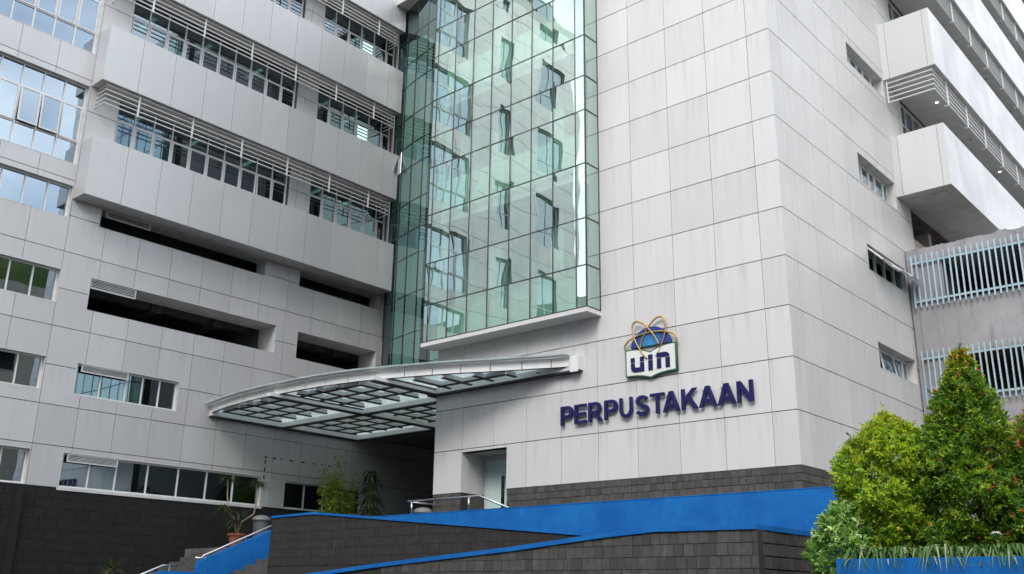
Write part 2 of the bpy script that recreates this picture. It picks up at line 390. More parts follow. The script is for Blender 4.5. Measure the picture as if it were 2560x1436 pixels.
def grille(parent, pl, u0, u1, v0, v1, d, ns=5, name='vent_grille'):
    f = link(name, boxes([pl.box(u0, u1, v0, v0 + .025, d, d + .05), pl.box(u0, u1, v1 - .025, v1, d, d + .05), pl.box(u0, u0 + .025, v0 + .025, v1 - .025, d, d + .05), pl.box(u1 - .025, u1, v0 + .025, v1 - .025, d, d + .05), ], name, ['louvre']), parent)
    link('vent_back', boxes([pl.box(u0 + .01, u1 - .01, v0 + .01, v1 - .01, d - .012, d - .002)], 'vent_back', ['mark']), f)
    hh = (v1 - v0 - .05) / ns
    for i in range(ns):
        z = v0 + .025 + hh * (i + .5); V = [pl.pt(u0 + .03, z + .12 * hh, d + .008), pl.pt(u1 - .03, z + .12 * hh, d + .008), pl.pt(u1 - .03, z - .30 * hh, d + .042), pl.pt(u0 + .03, z - .30 * hh, d + .042)]
        V += [(a, b, c + .008) for a, b, c in V]
        link('slat', fixn(mk(V, BF, 'slat', ['louvre'])), f)
    return f

# ================================================================== SETTING
GZ = -4.5
def sheet(name, x0, x1, y0, y1, z, mat):
    o = link(name, mk([(x0, y0, z), (x1, y0, z), (x1, y1, z), (x0, y1, z)], [(0, 1, 2, 3)], name, [mat])); o['kind'] = 'structure'; return o
sheet('ground', -400, 400, -400, 400, GZ, 'asphalt')
TZ = -1.45
def struct(name, me):
    o = link(name, me); o['kind'] = 'structure'; return o
struct('terrace', boxes([(-19.84, -12.25, -2.60, 12, GZ + .01, TZ), (-12.25, 0 - .45, -2.72, -.45, GZ + .01, TZ), (-12.25, -11.8, -.45, 12, GZ + .01, TZ), (-.45, 3.2, -2.72, -.45, GZ + .01, TZ)], 'terrace', ['paving']))
# ramp floors
V1, F1 = prism([(-12.0, GZ + .01), (1.0, GZ + .01), (1.0, -2.55), (-10.4, TZ), (-12.0, TZ)], -4.79, -2.97)
V2, F2 = prism([(-12.0, GZ + .01), (2.3, GZ + .01), (2.3, -2.58), (.7, -2.58), (-12.0, -3.55)], -6.85, -5.02)
struct('ramp', fixn(mk(*join((V1, F1), (V2, F2)), 'ramp', ['paving'])))
struct('ramp_landing', boxes([(1.0, 2.3, -5.02 + .02, -2.97, GZ + .01, -2.57)], 'ramp_landing', ['paving']))

# ================================================================== LEFT OFFICE WING (faces +X)
XL = -19.9
PL = Plane('x', XL)
wing = thing('office_wing', (-23, -6, GZ), 'long pale panelled wing on the left with projecting bands and dark parking slots', 'building')
YJ = [-7.87 + 1.19 * i for i in range(-12, 16)]
ZJ = [.1 + 1.185 * i for i in range(0, 24)]
FL = [8.95 + 4 * i for i in range(5)]                     # band bottoms
slots = [(-6.92, .12, 5.53, 6.60), (1.06, 4.95, 5.53, 6.58), (-6.92, -.56, 8.29, 8.93), (.93, 4.95, 8.29, 8.93)]
wlow = [(-6.93, -3.46, 2.86, 3.86), (-6.94, .11, .10, 1.13), (1.06, 4.7, .10, 1.08)]
LW = [(-11.3, -7.88, .10, 1.13), (-11.3, -7.88, 2.86, 3.88), (-11.3, -7.86, 5.55, 6.63), (-11.3, -7.90, 8.30, 9.39), (-11.3, -7.90, 10.1, 12.93), (-11.3, -7.90, 14.1, 16.93), (-11.3, -7.90, 18.1, 20.93), (-11.3, -7.90, 22.1, 24.93)]
UPW = [(-6.86, .12, f + 1.72, f + 4.0) for f in FL] + [(1.10, 5.15, f + 1.72, f + 4.0) for f in FL]
facade(wing, PL, (-11.9, 5.2, .1, 8.94), slots + wlow + LW, YJ, ZJ, 'panel_wing')
f2 = facade(wing, PL, (-11.9, 5.2, 8.94, 26.9), LW + UPW, YJ, sorted([9.56, 12.05, 13.13, 16.05, 17.13, 20.05, 21.13, 24.05] + [10.75 + 4 * i for i in range(4)]), 'panel_wing')
f3 = facade(wing, PL, (5.2, 12, .1, 3.3), [], YJ, ZJ, 'panel_wing', single=True)
slit = [(-14.1, -13.2, f + 1.2, f + 3.7) for f in FL] + [(-14.1, -13.2, 4.9, 7.2)]
big = [(-18.0, -16.3, f + 1.2, f + 3.7) for f in FL] + [(-18.0, -16.3, 5.2, 7.2)]
f4 = facade(wing, PL, (-19.5, -11.9, .1, 26.9), slit + big, YJ, ZJ, 'panel_wing', single=True)
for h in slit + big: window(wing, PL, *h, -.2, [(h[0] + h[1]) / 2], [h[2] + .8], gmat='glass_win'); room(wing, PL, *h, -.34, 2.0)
# end wall, back, roof so that the volume is closed
link('end_wall', boxes([(-27, XL - .31, -19.5, -19.2, GZ, 26.9)], 'end_wall', ['reveal']), wing)
link('back_wall', boxes([(-27.3, -27, -19.5, 12, GZ, 26.9)], 'back_wall', ['reveal']), wing)
link('roof', boxes([(-27.3, XL, -19.5, 12, 26.91, 27.4)], 'roof', ['reveal']), wing)
# stone plinth with tiles
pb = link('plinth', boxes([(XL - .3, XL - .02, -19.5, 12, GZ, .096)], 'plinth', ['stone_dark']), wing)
tile_sh = {}
def tiles(parent, pl, u0, u1, rows, wfun, mat, top=None, d=(-.02, .012), seed=1, skip=(), jit=.0065, g=.004):
    """courses of separate stone tiles; top(u) clips them under a sloping coping"""
    r_ = random.Random(seed); cnt = 0; q0 = Plane(pl.k, 0)
    for (v0, v1) in rows:
        u = u0 - r_.random() * .12
        while u < u1 - .02:
            wdt = wfun(r_); a, b = max(u, u0), min(u + wdt, u1); u += wdt
            if b - a < .02: continue
            a += g; b -= g; c0, c1 = v0 + g, v1 - g
            if any(a < h[1] and b > h[0] and c0 < h[3] and c1 > h[2] for h in skip): continue
            pr = d[1] + r_.uniform(-jit, jit)
            ta, tb = (min(c1, top(a)), min(c1, top(b))) if top else (c1, c1)
            if ta - c0 < .012 and tb - c0 < .012: continue
            ta, tb = max(ta, c0 + .003), max(tb, c0 + .003)
            key = (pl.k, mat, round(b - a, 2), round(ta - c0, 2), round(tb - c0, 2), round(pr, 3))
            if key not in tile_sh:
                W = b - a; poly = [(-W / 2, 0), (W / 2, 0), (W / 2, tb - c0), (-W / 2, ta - c0)]
                V = [q0.pt(x, z, d[0]) for x, z in poly] + [q0.pt(x * .985, z * .985 + .002, pr) for x, z in poly]
                tile_sh[key] = fixn(mk(V, BF, 'tile', [mat]))
            link('tile', tile_sh[key], parent, pl.pt((a + b) / 2, c0, 0)); cnt += 1
    return cnt
zt = [.092 - .3 * i for i in range(0, 10)]
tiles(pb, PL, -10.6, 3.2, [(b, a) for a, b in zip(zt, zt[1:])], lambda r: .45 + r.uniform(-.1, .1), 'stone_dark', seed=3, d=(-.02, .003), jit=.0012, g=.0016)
link('pilaster', boxes([(XL - .02, XL + .10, -8.12, -7.92, GZ, .02)], 'pilaster', ['stone_dark']), wing)
# parking slots: deep concrete reveals, dark decks behind
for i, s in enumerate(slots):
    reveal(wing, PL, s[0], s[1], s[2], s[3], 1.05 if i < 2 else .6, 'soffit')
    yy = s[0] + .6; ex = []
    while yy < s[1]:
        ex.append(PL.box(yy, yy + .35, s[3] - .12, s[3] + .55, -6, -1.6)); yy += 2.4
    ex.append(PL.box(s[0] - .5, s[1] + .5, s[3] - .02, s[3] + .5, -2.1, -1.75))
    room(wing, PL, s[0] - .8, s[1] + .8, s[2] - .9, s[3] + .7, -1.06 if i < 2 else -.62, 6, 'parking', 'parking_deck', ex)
# closing sheets between reveal mouth and deck volume
grille(wing, PL, -6.87, -5.36, 6.26, 6.57, -.08); grille(wing, PL, -6.70, -5.17, 8.71, 8.93, -.10)
# low strip windows
def lowwin(h, mull, d=-.16, **kw):
    reveal(wing, PL, *h, .34); room(wing, PL, h[0] - .3, h[1] + .3, h[2] - .6, h[3] + .6, -.36, 4)
    return window(wing, PL, h[0] + .02, h[1] - .02, h[2] + .02, h[3] - .02, d, mull, **kw)
lowwin(wlow[0], [-6.08, -5.24, -4.68, -4.09], skip=())
lowwin(wlow[1], [-6.03, -5.17, -4.12, -3.05, -2.0, -.97])
lowwin(wlow[2], [2.02, 2.9, 3.8])
grille(wing, PL, -6.76, -5.24, 3.60, 3.83, -.06); grille(wing, PL, -6.78, -5.20, .86, 1.10, -.06)
link('window_sill', boxes([PL.box(-6.98, .16, .02, .098, -.05, .03)], 'window_sill', ['reveal']), wing)
for h in LW:
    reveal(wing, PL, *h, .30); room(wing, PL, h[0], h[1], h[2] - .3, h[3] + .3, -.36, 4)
    tall = h[3] - h[2] > 2
    mu = [-7.96 - .66 * i for i in range(1, 5)] if tall else [-7.93 - .69 * i for i in range(1, 5)]
    if tall:
        op = {(3, 1): .07, (2, 1): .09} if abs(h[2] - 10.1) < .1 else {}
        mu = sorted(mu)
        window(wing, PL, h[0] + .02, h[1] - .02, h[2] + .02, h[3] - .02, -.2, mu, [h[2] + .80, h[2] + 2.05], gmat='glass_sky', casement=1, open_=op)
    else:
        window(wing, PL, h[0] + .02, h[1] - .02, h[2] + .02, h[3] - .02, -.2, sorted(mu), gmat='glass_sky' if h[2] > 8 else 'glass_win')
# upper strip windows, bands and sunshades
def band(parent, y0, y1, x0, x1, z0, z1, seams, faces):
    b = link('spandrel_band', boxes([(x0, x1 - .034, y0 + .034, y1 - .034, z0 + .02, z1 - .02)], 'spandrel_band', ['joint']), parent)
    ys = [y0] + seams + [y1]
    for a, c in zip(ys, ys[1:]):
        g0 = .006 if a > y0 else 0; g1 = .006 if c < y1 else 0
        link('panel', boxes([(x1 - .033, x1, a + g0, c - g1, z0, z1)], 'panel', ['band']), b)
    link('soffit', boxes([(x0, x1 - .034, y0 + .002, y1 - .002, z0 - .001, z0 + .019)], 'soffit', ['soffit']), b)
    link('coping', boxes([(x0, x1 - .034, y0 + .002, y1 - .002, z1 - .019, z1 + .001)], 'coping', ['reveal']), b)
    return b
SE = [-7.87 + 1.195 * i for i in range(1, 11)]
for i, f in enumerate(FL):
    if f > 26: continue
    b = band(wing, -7.87, 4.9, XL + .002, -19.15, f, f + 2.0, SE, 0)
    link('end_panel', boxes([(XL + .002, -19.185, -7.87, -7.838, f + .02, f + 2 - .02)], 'end_panel', ['band']), b)
    link('end_panel', boxes([(XL + .002, -19.185, 4.868, 4.9, f + .02, f + 2 - .02)], 'end_panel', ['band']), b)
    # windows above this band
    h = UPW[i]; room(wing, PL, h[0], 5.15, f + 1.6, f + 4.15, -.40, 5)
    window(wing, PL, h[0] + .02, h[1] - .02, f + 1.74, f + 4.0, -.2, [-6.86 + .698 * k for k in range(1, 10)], [f + 3.25], casement=0, open_={(8, 0): .05} if i == 0 else {})
    h = UPW[i + len(FL)]
    window(wing, PL, h[0] + .02, h[1] - .02, f + 1.74, f + 4.0, -.2, [1.10 + .71 * k for k in range(1, 6)], [f + 3.25], casement=0, open_={(3, 0): .06} if i == 1 else {})
    for y in (-5.6, -3.3, -1.0, 2.4, 4.0): link('ceiling_lamp', boxes([(-21.9, -20.9, y - .07, y + .07, f + 4.10, f + 4.13)], 'ceiling_lamp', ['lamp_dim']), wing)
    # sunshade hung below this band: five rails on brackets, returning to the wall at both ends
    if i >= 1:
        sh = None
        for k in range(5):
            z = f - .74 + .165 * k
            o = link('rail' if sh else 'sunshade', boxes([(-19.31, -19.27, -7.66, 4.64, z, z + .028), (XL + .01, -19.311, -7.66, -7.62, z, z + .028), (XL + .01, -19.311, 4.60, 4.64, z, z + .028)], 'rail', ['louvre']), sh or wing)
            sh = sh or o
        for y in [-6.5 + 2 * k for k in range(6)]:
            link('bracket', boxes([(-19.27, -19.25, y - .03, y + .03, f - .78, f - .001)], 'bracket', ['louvre']), sh)
# leftover fixing marks of a removed sign, beside the low window
for k in range(4): link('mark', boxes([PL.box(.14, .19, .78 + .26 * k, .92 + .26 * k, .001, .006)], 'mark', ['mark']), wing)
for y, l in [(.10, .13), (.45, .16), (.80, .08), (1.18, .17), (1.70, .15), (2.25, .08), (2.62, .07), (2.95, .1), (3.4, .1)]:
    link('mark', boxes([PL.box(y, y + l, 1.77, 1.82, .001, .006)], 'mark', ['mark']), wing)

# ================================================================== LIBRARY TOWER
tower = thing('library_tower', (-5.6, 5, GZ), 'white square-panelled library tower with green glass bay and blue sign', 'building')
PF = Plane('y', 0.0); PS = Plane('x', 0.0)
TOP = 22.8
XJ = [-.6 - 1.197 * i for i in range(0, 9)]; FZ = [1.203 * i for i in range(1, 20)]
YS = [.62 + 1.22 * i for i in range(0, 9)]
bayhole = (-10.95, -5.60, 4.45, TOP); doorhole = (-10.2, -8.47, -1.45, 1.12)
facade(tower, PF, (-11.3, .0, 0, TOP), [bayhole, doorhole], XJ, FZ, 'panel', name='front_facade', trim=.036)
swin = [(5.20, 8.06, 12.28, 12.98), (5.20, 8.06, 8.48, 9.40), (5.20, 8.06, 5.84, 6.63), (5.25, 8.06, 3.10, 3.85), (5.2, 8.06, 16.28, 16.98)]
facade(tower, PS, (.0345, 9.25, 0, TOP), swin, YS, FZ, 'panel', name='side_facade')
link('left_wall', boxes([(-11.3, -11.0, .31, 12, GZ, TOP)], 'left_wall', ['panel']), tower)
link('rear_wall', boxes([(-11.0, -.3, 11.7, 12, GZ, TOP)], 'rear_wall', ['reveal']), tower)
link('roof', boxes([(-11.3, 0, 0, 12, TOP + .01, TOP + .4)], 'roof', ['reveal']), tower)
# stone base
base = link('stone_base', boxes([(-8.47, -.02, .02, .3, GZ, -.004), (-11.3, -10.2, .02, .3, GZ, -.004), (-.3, -.02, .3, 9.25, GZ, -.004)], 'stone_base', ['grout']), tower)
wt = lambda r: .185 + r.uniform(-.055, .06)
rowsF = [(-.172 * (i + 1), -.172 * i - .003) for i in range(5)]
tiles(base, Plane('y', .02), -8.47, -.022, rowsF, wt, 'stone', seed=11)
tiles(base, Plane('y', .02), -11.3, -10.2, rowsF[:5], wt, 'stone', seed=12)
tiles(base, Plane('x', -.02), .0, 3.2, rowsF, wt, 'stone', seed=13)
# door recess
rc = link('door_recess', boxes([(-10.24, -10.2, .31, 1.1, 0, 1.16), (-8.47, -8.43, .31, 1.1, 0, 1.16), (-10.2, -8.47, .004, 1.1, 1.12, 1.16), (-9.06, -8.47, 1.0, 1.1, -1.45, 1.12), (-10.2, -9.06, 1.0, 1.1, .98, 1.12), (-10.2 - .0, -10.14, 1.0, 1.1, -1.45, .98)], 'door_recess', ['reveal']), tower)
link('recess_stone', boxes([(-10.24, -10.198, .31, .99, TZ, -.002), (-8.472, -8.43, .31, .99, TZ, -.002)], 'recess_stone', ['stone']), tower)
for xx in (-10.2, -8.485): link('recess_reveal', boxes([(xx, xx + .015, .0, .31, 0, 1.12)], 'recess_reveal', ['reveal']), tower)
dr = link('door', boxes([(-10.10, -9.10, 1.01, 1.055, TZ, .95)], 'door', ['door']), tower)
link('door_frame', boxes([(-10.14, -10.10, .985, 1.09, TZ, .98), (-9.10, -9.06, .985, 1.09, TZ, .98), (-10.10, -9.10, .985, 1.09, .95, .98)], 'door_frame', ['frame']), dr)
link('vision_panel', boxes([(-9.55, -9.43, .995, 1.009, -1.0, .52)], 'vision_panel', ['dark_glass']), dr)
V, F = join(tube([(-9.22, 1.01, -.42), (-9.22, .95, -.42), (-9.34, .95, -.42)], .012), tube([(-9.22, 1.012, -.55), (-9.22, .985, -.55)], .025, 10), tube([(-9.22, 1.012, -.42), (-9.22, .99, -.42)], .028, 10))
link('handle', mk(V, F, 'handle', ['steel']), dr)
# side windows, deep set
for i, h in enumerate(swin):
    reveal(tower, PS, *h, .42); room(tower, PS, h[0], h[1], h[2] - .5, h[3] + .5, -.44, 2.5)
    if i == 2:
        window(tower, PS, h[0] + .02, h[1] - .02, h[2] + .02, h[3] - .02, -.12, [5.95, 6.62, 7.35], casement=0, open_={(0, 0): .75, (1, 0): .70, (2, 0): .8, (3, 0): .85})
    elif i == 3:
        window(tower, PS, h[0] + .02, h[1] - .02, h[2] + .02, h[3] - .02, -.3, [5.95, 6.95, 7.62], casement=0, open_={(1, 0): .16})
    else:
        window(tower, PS, h[0] + .02, h[1] - .02, h[2] + .02, h[3] - .02, -.3, [6.0, 6.55, 7.0, 7.65], casement=0)
# glass bay
BZ = [4.41, 5.556, 6.883, 8.49, 10.11, 11.18, 12.49, 14.09, 15.14, 16.47, 18.08, 19.13, 20.45, 22.0]
BX = [-11.37] + [-11.19 + .8 * i for i in range(8)] + [-5.25]
YB = -.61
mv = .024
B = []
for x in BX[1:-1]: B.append((x - mv / 2, x + mv / 2, YB - .012, YB + .05, BZ[0], BZ[-1]))
B += [(-5.25 - mv, -5.25 + .012, YB - .012, YB + mv, BZ[0], BZ[-1]), (-11.38, -11.36, YB - .012, YB + mv, BZ[0], BZ[-1]), (-5.25 - .012, -5.25 + .012, -.03, -.004, BZ[0], BZ[-1])]
for z in BZ:
    B.append((-11.36, -5.25 - mv, YB - .010, YB + .04, z - .013, z + .013)); B.append((-5.25 - .022, -5.25 + .010, YB + mv, -.03, z - .02, z + .02)); B.append((-11.378, -11.358, YB + mv, -.01, z - .02, z + .02))
bay = link('glass_bay', boxes(B, 'glass_bay', ['mullion']), tower)
for a, b in zip(BX, BX[1:]):
    for c, d in zip(BZ, BZ[1:]):
        a1, b1, c1, d1 = a + mv / 2, b - mv / 2, c + .02, d - .02
        key = ('bp', round(b1 - a1, 2), round(d1 - c1, 2))
        if key not in SH: SH[key] = mk([(0, 0, 0), (b1 - a1, 0, 0), (b1 - a1, 0, d1 - c1), (0, 0, d1 - c1)], [(0, 1, 2, 3)], 'pane', ['glass_green'])
        p_ = link('pane', SH[key], bay, (a1, YB, c1)); p_.rotation_euler = (random.gauss(0, .0022), 0, random.gauss(0, .003))
for c, d in zip(BZ, BZ[1:]):
    for xs in (-5.25, -11.37):
        link('pane', mk([(xs, YB + mv, c + .02), (xs, -.03, c + .02), (xs, -.03, d - .02), (xs, YB + mv, d - .02)], [(0, 1, 2, 3)], 'pane', ['glass_green']), bay)
link('bay_soffit', boxes([(-11.42, -5.235, -.63, -.002, 4.27, 4.385)], 'bay_soffit', ['panel']), bay)
# rooms behind the bay
Bx = [(-10.95, -5.60, 1.7, 1.85, 4.45, TOP), (-11.0, -10.95, .30, 1.85, 4.45, TOP), (-5.60, -5.5, .30, 1.85, 4.45, TOP)]
link('bay_room', boxes(Bx, 'bay_room', ['room_pale']), tower)
for z in (4.40, 8.5, 12.5, 16.5, 20.5):
    link('floor_slab', boxes([(-10.95, -5.60, -.45, 1.7, z - .36, z - .02)] if z > 5 else [(-10.95, -5.60, -.45, 1.7, z - .01, z + .05)], 'floor_slab', ['slab']), tower)
    link('spandrel', boxes([(-10.95, -5.62, -.42, -.36, z + .06 if z < 5 else z - .02, z + 1.08)], 'spandrel', ['spandrel']), tower)
for x in (-9.6, -7.2):
    link('column', boxes([(x - .25, x + .25, .6, 1.1, 4.45, TOP)], 'column', ['room_pale']), tower)

# ================================================================== CURVED GLAZED LINK
lk = thing('glazed_link', (-15.6, 5, 2.9), 'bowed green curtain wall in the inner corner between wing and tower', 'curtain wall')
def arc(x): return 4.4 + .0445 * (x + 15.6) ** 2
LX = [-19.84] + [-15.6 + .83 * i for i in range(-5, 6)] + [-11.36]
LZ = [3.32, 4.41] + BZ[1:]
Bm = []
VF = []
for x in LX:
    y = arc(x); VF.append((bxv((x - .012, x + .012, y - .012, y + .05, LZ[0], LZ[-1])), BF))
for z in LZ:
    for a, b in zip(LX, LX[1:]):
        ya, yb_ = arc(a), arc(b); V = [(a + .013, ya - .010, z - .014), (b - .013, yb_ - .010, z - .014), (b - .013, yb_ + .045, z - .014), (a + .013, ya + .045, z - .014)]
        VF.append((V + [(p, q, r + .028) for p, q, r in V], BF))
lf = link('mullions', mk(*join(*VF), 'mullions', ['mullion']), lk)
for bi, (a, b) in enumerate(zip(LX, LX[1:])):
    for c, d in zip(LZ, LZ[1:]):
        ya, yb_ = arc(a), arc(b)
        opn = 14.0 < c < 14.2 and bi in (1,)
        ln_ = math.hypot(b - a, yb_ - ya) - .036; an = math.atan2(yb_ - ya, b - a)
        key = ('lp', round(ln_, 2), round(d - c, 2))
        if key not in SH: SH[key] = mk([(0, 0, -(d - c - .04)), (ln_, 0, -(d - c - .04)), (ln_, 0, 0), (0, 0, 0)], [(0, 1, 2, 3)], 'pane', ['glass_link'])
        p_ = link('pane', SH[key], lf, (a + .018 * math.cos(an), ya + .018 * math.sin(an), d - .02))
        p_.rotation_euler = (-.30 if opn else random.gauss(0, .0015), 0, an + random.gauss(0, .003))
link('link_floor', boxes([(-19.8, -11.4, 7.4, 9.5, z - .5, z - .05) for z in (4.4, 8.5, 12.5, 16.5, 20.5)], 'link_floor', ['slab']), lk)
link('link_back', boxes([(-19.8, -11.4, 9.5, 9.7, 3.3, 24)], 'link_back', ['room']), lk)
link('link_column', boxes([(-18.3, -18.0, 5.8, 6.1, 3.3, 22)], 'link_column', ['room_pale']), lk)
link('link_column', boxes([(-15.4, -15.1, 5.8, 6.1, 3.3, 22)], 'link_column', ['room_pale']), lk)
link('link_roof', boxes([(-19.85, -11.35, 4.3, 9.7, 22.02, 22.3)], 'link_roof', ['reveal']), lk)
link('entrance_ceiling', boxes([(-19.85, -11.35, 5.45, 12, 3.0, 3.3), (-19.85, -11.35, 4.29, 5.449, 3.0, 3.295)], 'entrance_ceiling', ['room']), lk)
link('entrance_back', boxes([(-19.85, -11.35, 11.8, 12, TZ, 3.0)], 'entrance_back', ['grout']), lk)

# ================================================================== ENTRANCE CANOPY
cn = thing('entrance_canopy', (-14, 0, 2.86), 'curved white-edged glass canopy over the entrance between the two facades', 'canopy')
edge = catmull([(-6.125, -.19, 0), (-6.62, -.385, 0), (-7.37, -.70, 0), (-8.2, -1.05, 0), (-8.96, -1.41, 0), (-9.75, -1.72, 0), (-10.57, -2.0, 0), (-11.5, -2.30, 0), (-12.4, -2.50, 0), (-13.25, -2.62, 0), (-14.1, -2.69, 0), (-14.95, -2.72, 0), (-15.7, -2.73, 0), (-16.5, -2.70, 0), (-17.3, -2.65, 0), (-18.5, -2.50, 0), (-19.86, -2.23, 0)], 3)
def edge_y(x):
    for a, b in zip(edge, edge[1:]):
        if b.x <= x <= a.x: return a.y + (b.y - a.y) * (x - a.x) / (b.x - a.x)
    return -.1
i = 0
while i < len(edge) - 1:
    j = min(i + 3, len(edge) - 1); seg = edge[i:j + 1]; V, F = [], []
    for k, p in enumerate(seg):
        t = (seg[min(k + 1, len(seg) - 1)] - seg[max(k - 1, 0)]).normalized(); nrm = Vector((-t.y, t.x, 0)); nrm = nrm if nrm.y < 0 else -nrm
        pp = p.copy()
        if k == 0: pp = p + t * .012
        if k == len(seg) - 1: pp = p - t * .012
        q = pp - nrm * .05
        V += [(pp.x, pp.y, 3.012), (pp.x, pp.y, 3.27), (q.x, q.y, 3.27), (q.x, q.y, 3.012)]
    for k in range(len(seg) - 1):
        a = 4 * k; F += [(a + m_, a + (m_ + 1) % 4, a + 4 + (m_ + 1) % 4, a + 4 + m_) for m_ in range(4)]
    F += [(0, 1, 2, 3), tuple(4 * (len(seg) - 1) + m_ for m_ in (3, 2, 1, 0))]
    link('fascia_panel', fixn(mk(V, F, 'fascia_panel', ['fascia'])), cn); i = j
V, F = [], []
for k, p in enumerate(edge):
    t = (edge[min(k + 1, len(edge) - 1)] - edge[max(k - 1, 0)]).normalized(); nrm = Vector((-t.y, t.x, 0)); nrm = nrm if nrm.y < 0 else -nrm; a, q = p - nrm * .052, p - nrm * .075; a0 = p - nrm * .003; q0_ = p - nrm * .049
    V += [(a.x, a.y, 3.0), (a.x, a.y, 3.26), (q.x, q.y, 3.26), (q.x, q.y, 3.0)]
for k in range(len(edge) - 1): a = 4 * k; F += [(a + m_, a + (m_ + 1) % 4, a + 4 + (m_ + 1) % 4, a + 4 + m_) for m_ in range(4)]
link('edge_beam', fixn(mk(V, F, 'edge_beam', ['canopy_dark'])), cn)  # dark back piece; its lower edge darkens the fascia's underside
# beams
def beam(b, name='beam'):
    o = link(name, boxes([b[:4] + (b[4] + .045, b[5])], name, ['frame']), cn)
    link('dark_strip', boxes([b[:4] + (b[4], b[4] + .0445)], 'dark_strip', ['canopy_dark']), o); return o  # dark strip added to darken the beam's underside
beam((-19.897, -19.72, -2.24, 4.28, 2.86, 3.28)); beam((-11.30, -5.86, -.20, -.003, 2.86, 3.28)); link('end_block', boxes([(-6.10, -5.862, -.245, -.202, 2.84, 3.27)], 'end_block', ['fascia']), cn)
beam((-19.72, -11.32, .62, .80, 2.86, 3.28)); beam((-19.72, -11.32, 4.10, 4.28, 2.86, 3.28))
beam((-15.54, -15.34, -3.02, .62, 2.86, 3.0)); beam((-15.54, -15.34, .80, 4.10, 2.86, 3.28)); beam((-15.535, -15.345, -2.66, .62, 3.002, 3.28), 'beam')
beam((-11.32, -11.12, -2.62, -.21, 2.86, 3.0)); beam((-11.315, -11.125, -2.10, -.21, 3.002, 3.28))
beam((-11.50, -11.32, -.20, .62, 2.86, 3.28)); beam((-11.50, -11.32, .80, 4.1, 2.86, 3.28))
# fins, two ways
ft = .028; ft2 = .05
xl = [-18.9, -18.07, -17.24, -16.41]; xm = [-14.55, -13.72, -12.89, -12.06]; xr = [-10.33, -9.50, -8.67, -7.84, -7.01]
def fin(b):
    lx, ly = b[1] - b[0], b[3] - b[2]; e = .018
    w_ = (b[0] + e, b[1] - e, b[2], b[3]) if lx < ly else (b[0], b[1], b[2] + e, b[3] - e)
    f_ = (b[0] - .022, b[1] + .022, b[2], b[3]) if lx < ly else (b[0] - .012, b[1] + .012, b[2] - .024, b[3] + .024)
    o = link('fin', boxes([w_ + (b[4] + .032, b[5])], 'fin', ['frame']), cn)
    link('dark_strip', boxes([f_ + (b[4], b[4] + .0315)], 'dark_strip', ['canopy_dark']), o); return o  # dark strip added to darken the fin's underside
for x in xl + xm:
    fin((x - ft, x + ft, edge_y(x) + .07, -.03, 2.90, 3.058)); fin((x - ft, x + ft, .802, 3.36, 2.90, 3.058))
for x in xr: fin((x - ft, x + ft, edge_y(x) + .07, -.40 if edge_y(x) < -.75 else edge_y(x) + .12, 2.90, 3.058))
def xspan(y, a, b):
    # x range inside the curved edge
    xs = np.linspace(a, b, 60); ok = [x for x in xs if edge_y(x) + .12 < y]
    return (min(ok), max(ok)) if len(ok) > 2 else None
S1 = [-19.05 - ft] + xl + [-15.54]; S2 = [-14.86 - ft] + xm + [-11.32]; S3 = [-10.48 - ft] + xr
for y in (-2.30, -1.54, -.78):
    for grp in (S1, S2, S3):
        if grp is S3 and y < -1: continue
        for a, b in zip(grp, grp[1:]):
            s_ = xspan(y, a + ft + .036, b - ft - .036)
            if s_ and s_[1] - s_[0] > .05: fin((s_[0], s_[1], y - .024, y + .024, 2.902, 3.056))
for y in (1.52, 2.32, 3.12):
    for grp in (S1, S2[:-1] + [-11.5]):
        for a, b in zip(grp, grp[1:]):
            if b - a > .2: fin((a + ft + .036, b - ft - .036, y - .024, y + .024, 2.902, 3.056))
# frosted glass sheets lying on the fins, and the clear lip overhanging the fascia
xs = [-6.13, -7.84, -9.5, -11.2, -13.0, -15.45, -17.3, -19.84]
for a, b in zip(xs, xs[1:]):
    P = []; Q = []; nn = 8
    for k in range(nn + 1):
        x = a + (b - a) * k / nn; x_ = x - .006 if k == 0 else (x + .006 if k == nn else x); e_ = edge_y(max(min(x, -6.13), -19.86)); P.append((x_, e_ - .24)); Q.append((x_, e_ + .085))
    V, F = prism(P + [(x, y + .30) for x, y in P[::-1]], 3.30, 3.318, 'z'); link('glass_lip', fixn(mk(V, F, 'glass_lip', ['glass_roof'])), cn)
    ybk = -.205 if a > -11.2 else 4.09
    V, F = prism(Q + [(Q[-1][0], ybk), (Q[0][0], ybk)], 3.06, 3.072, 'z'); link('roof_pane', fixn(mk(V, F, 'roof_pane', ['glass_roof'])), cn)
V, F = [], []
for p in edge: V += [(p.x, p.y - .20, 3.285), (p.x, p.y - .20, 3.299), (p.x, p.y - .03, 3.299), (p.x, p.y - .03, 3.272)]
for k in range(len(edge) - 1): a = 4 * k; F += [(a + m_, a + (m_ + 1) % 4, a + 4 + (m_ + 1) % 4, a + 4 + m_) for m_ in range(4)]
link('edge_trim', fixn(mk(V, F, 'edge_trim', ['fascia'])), cn)

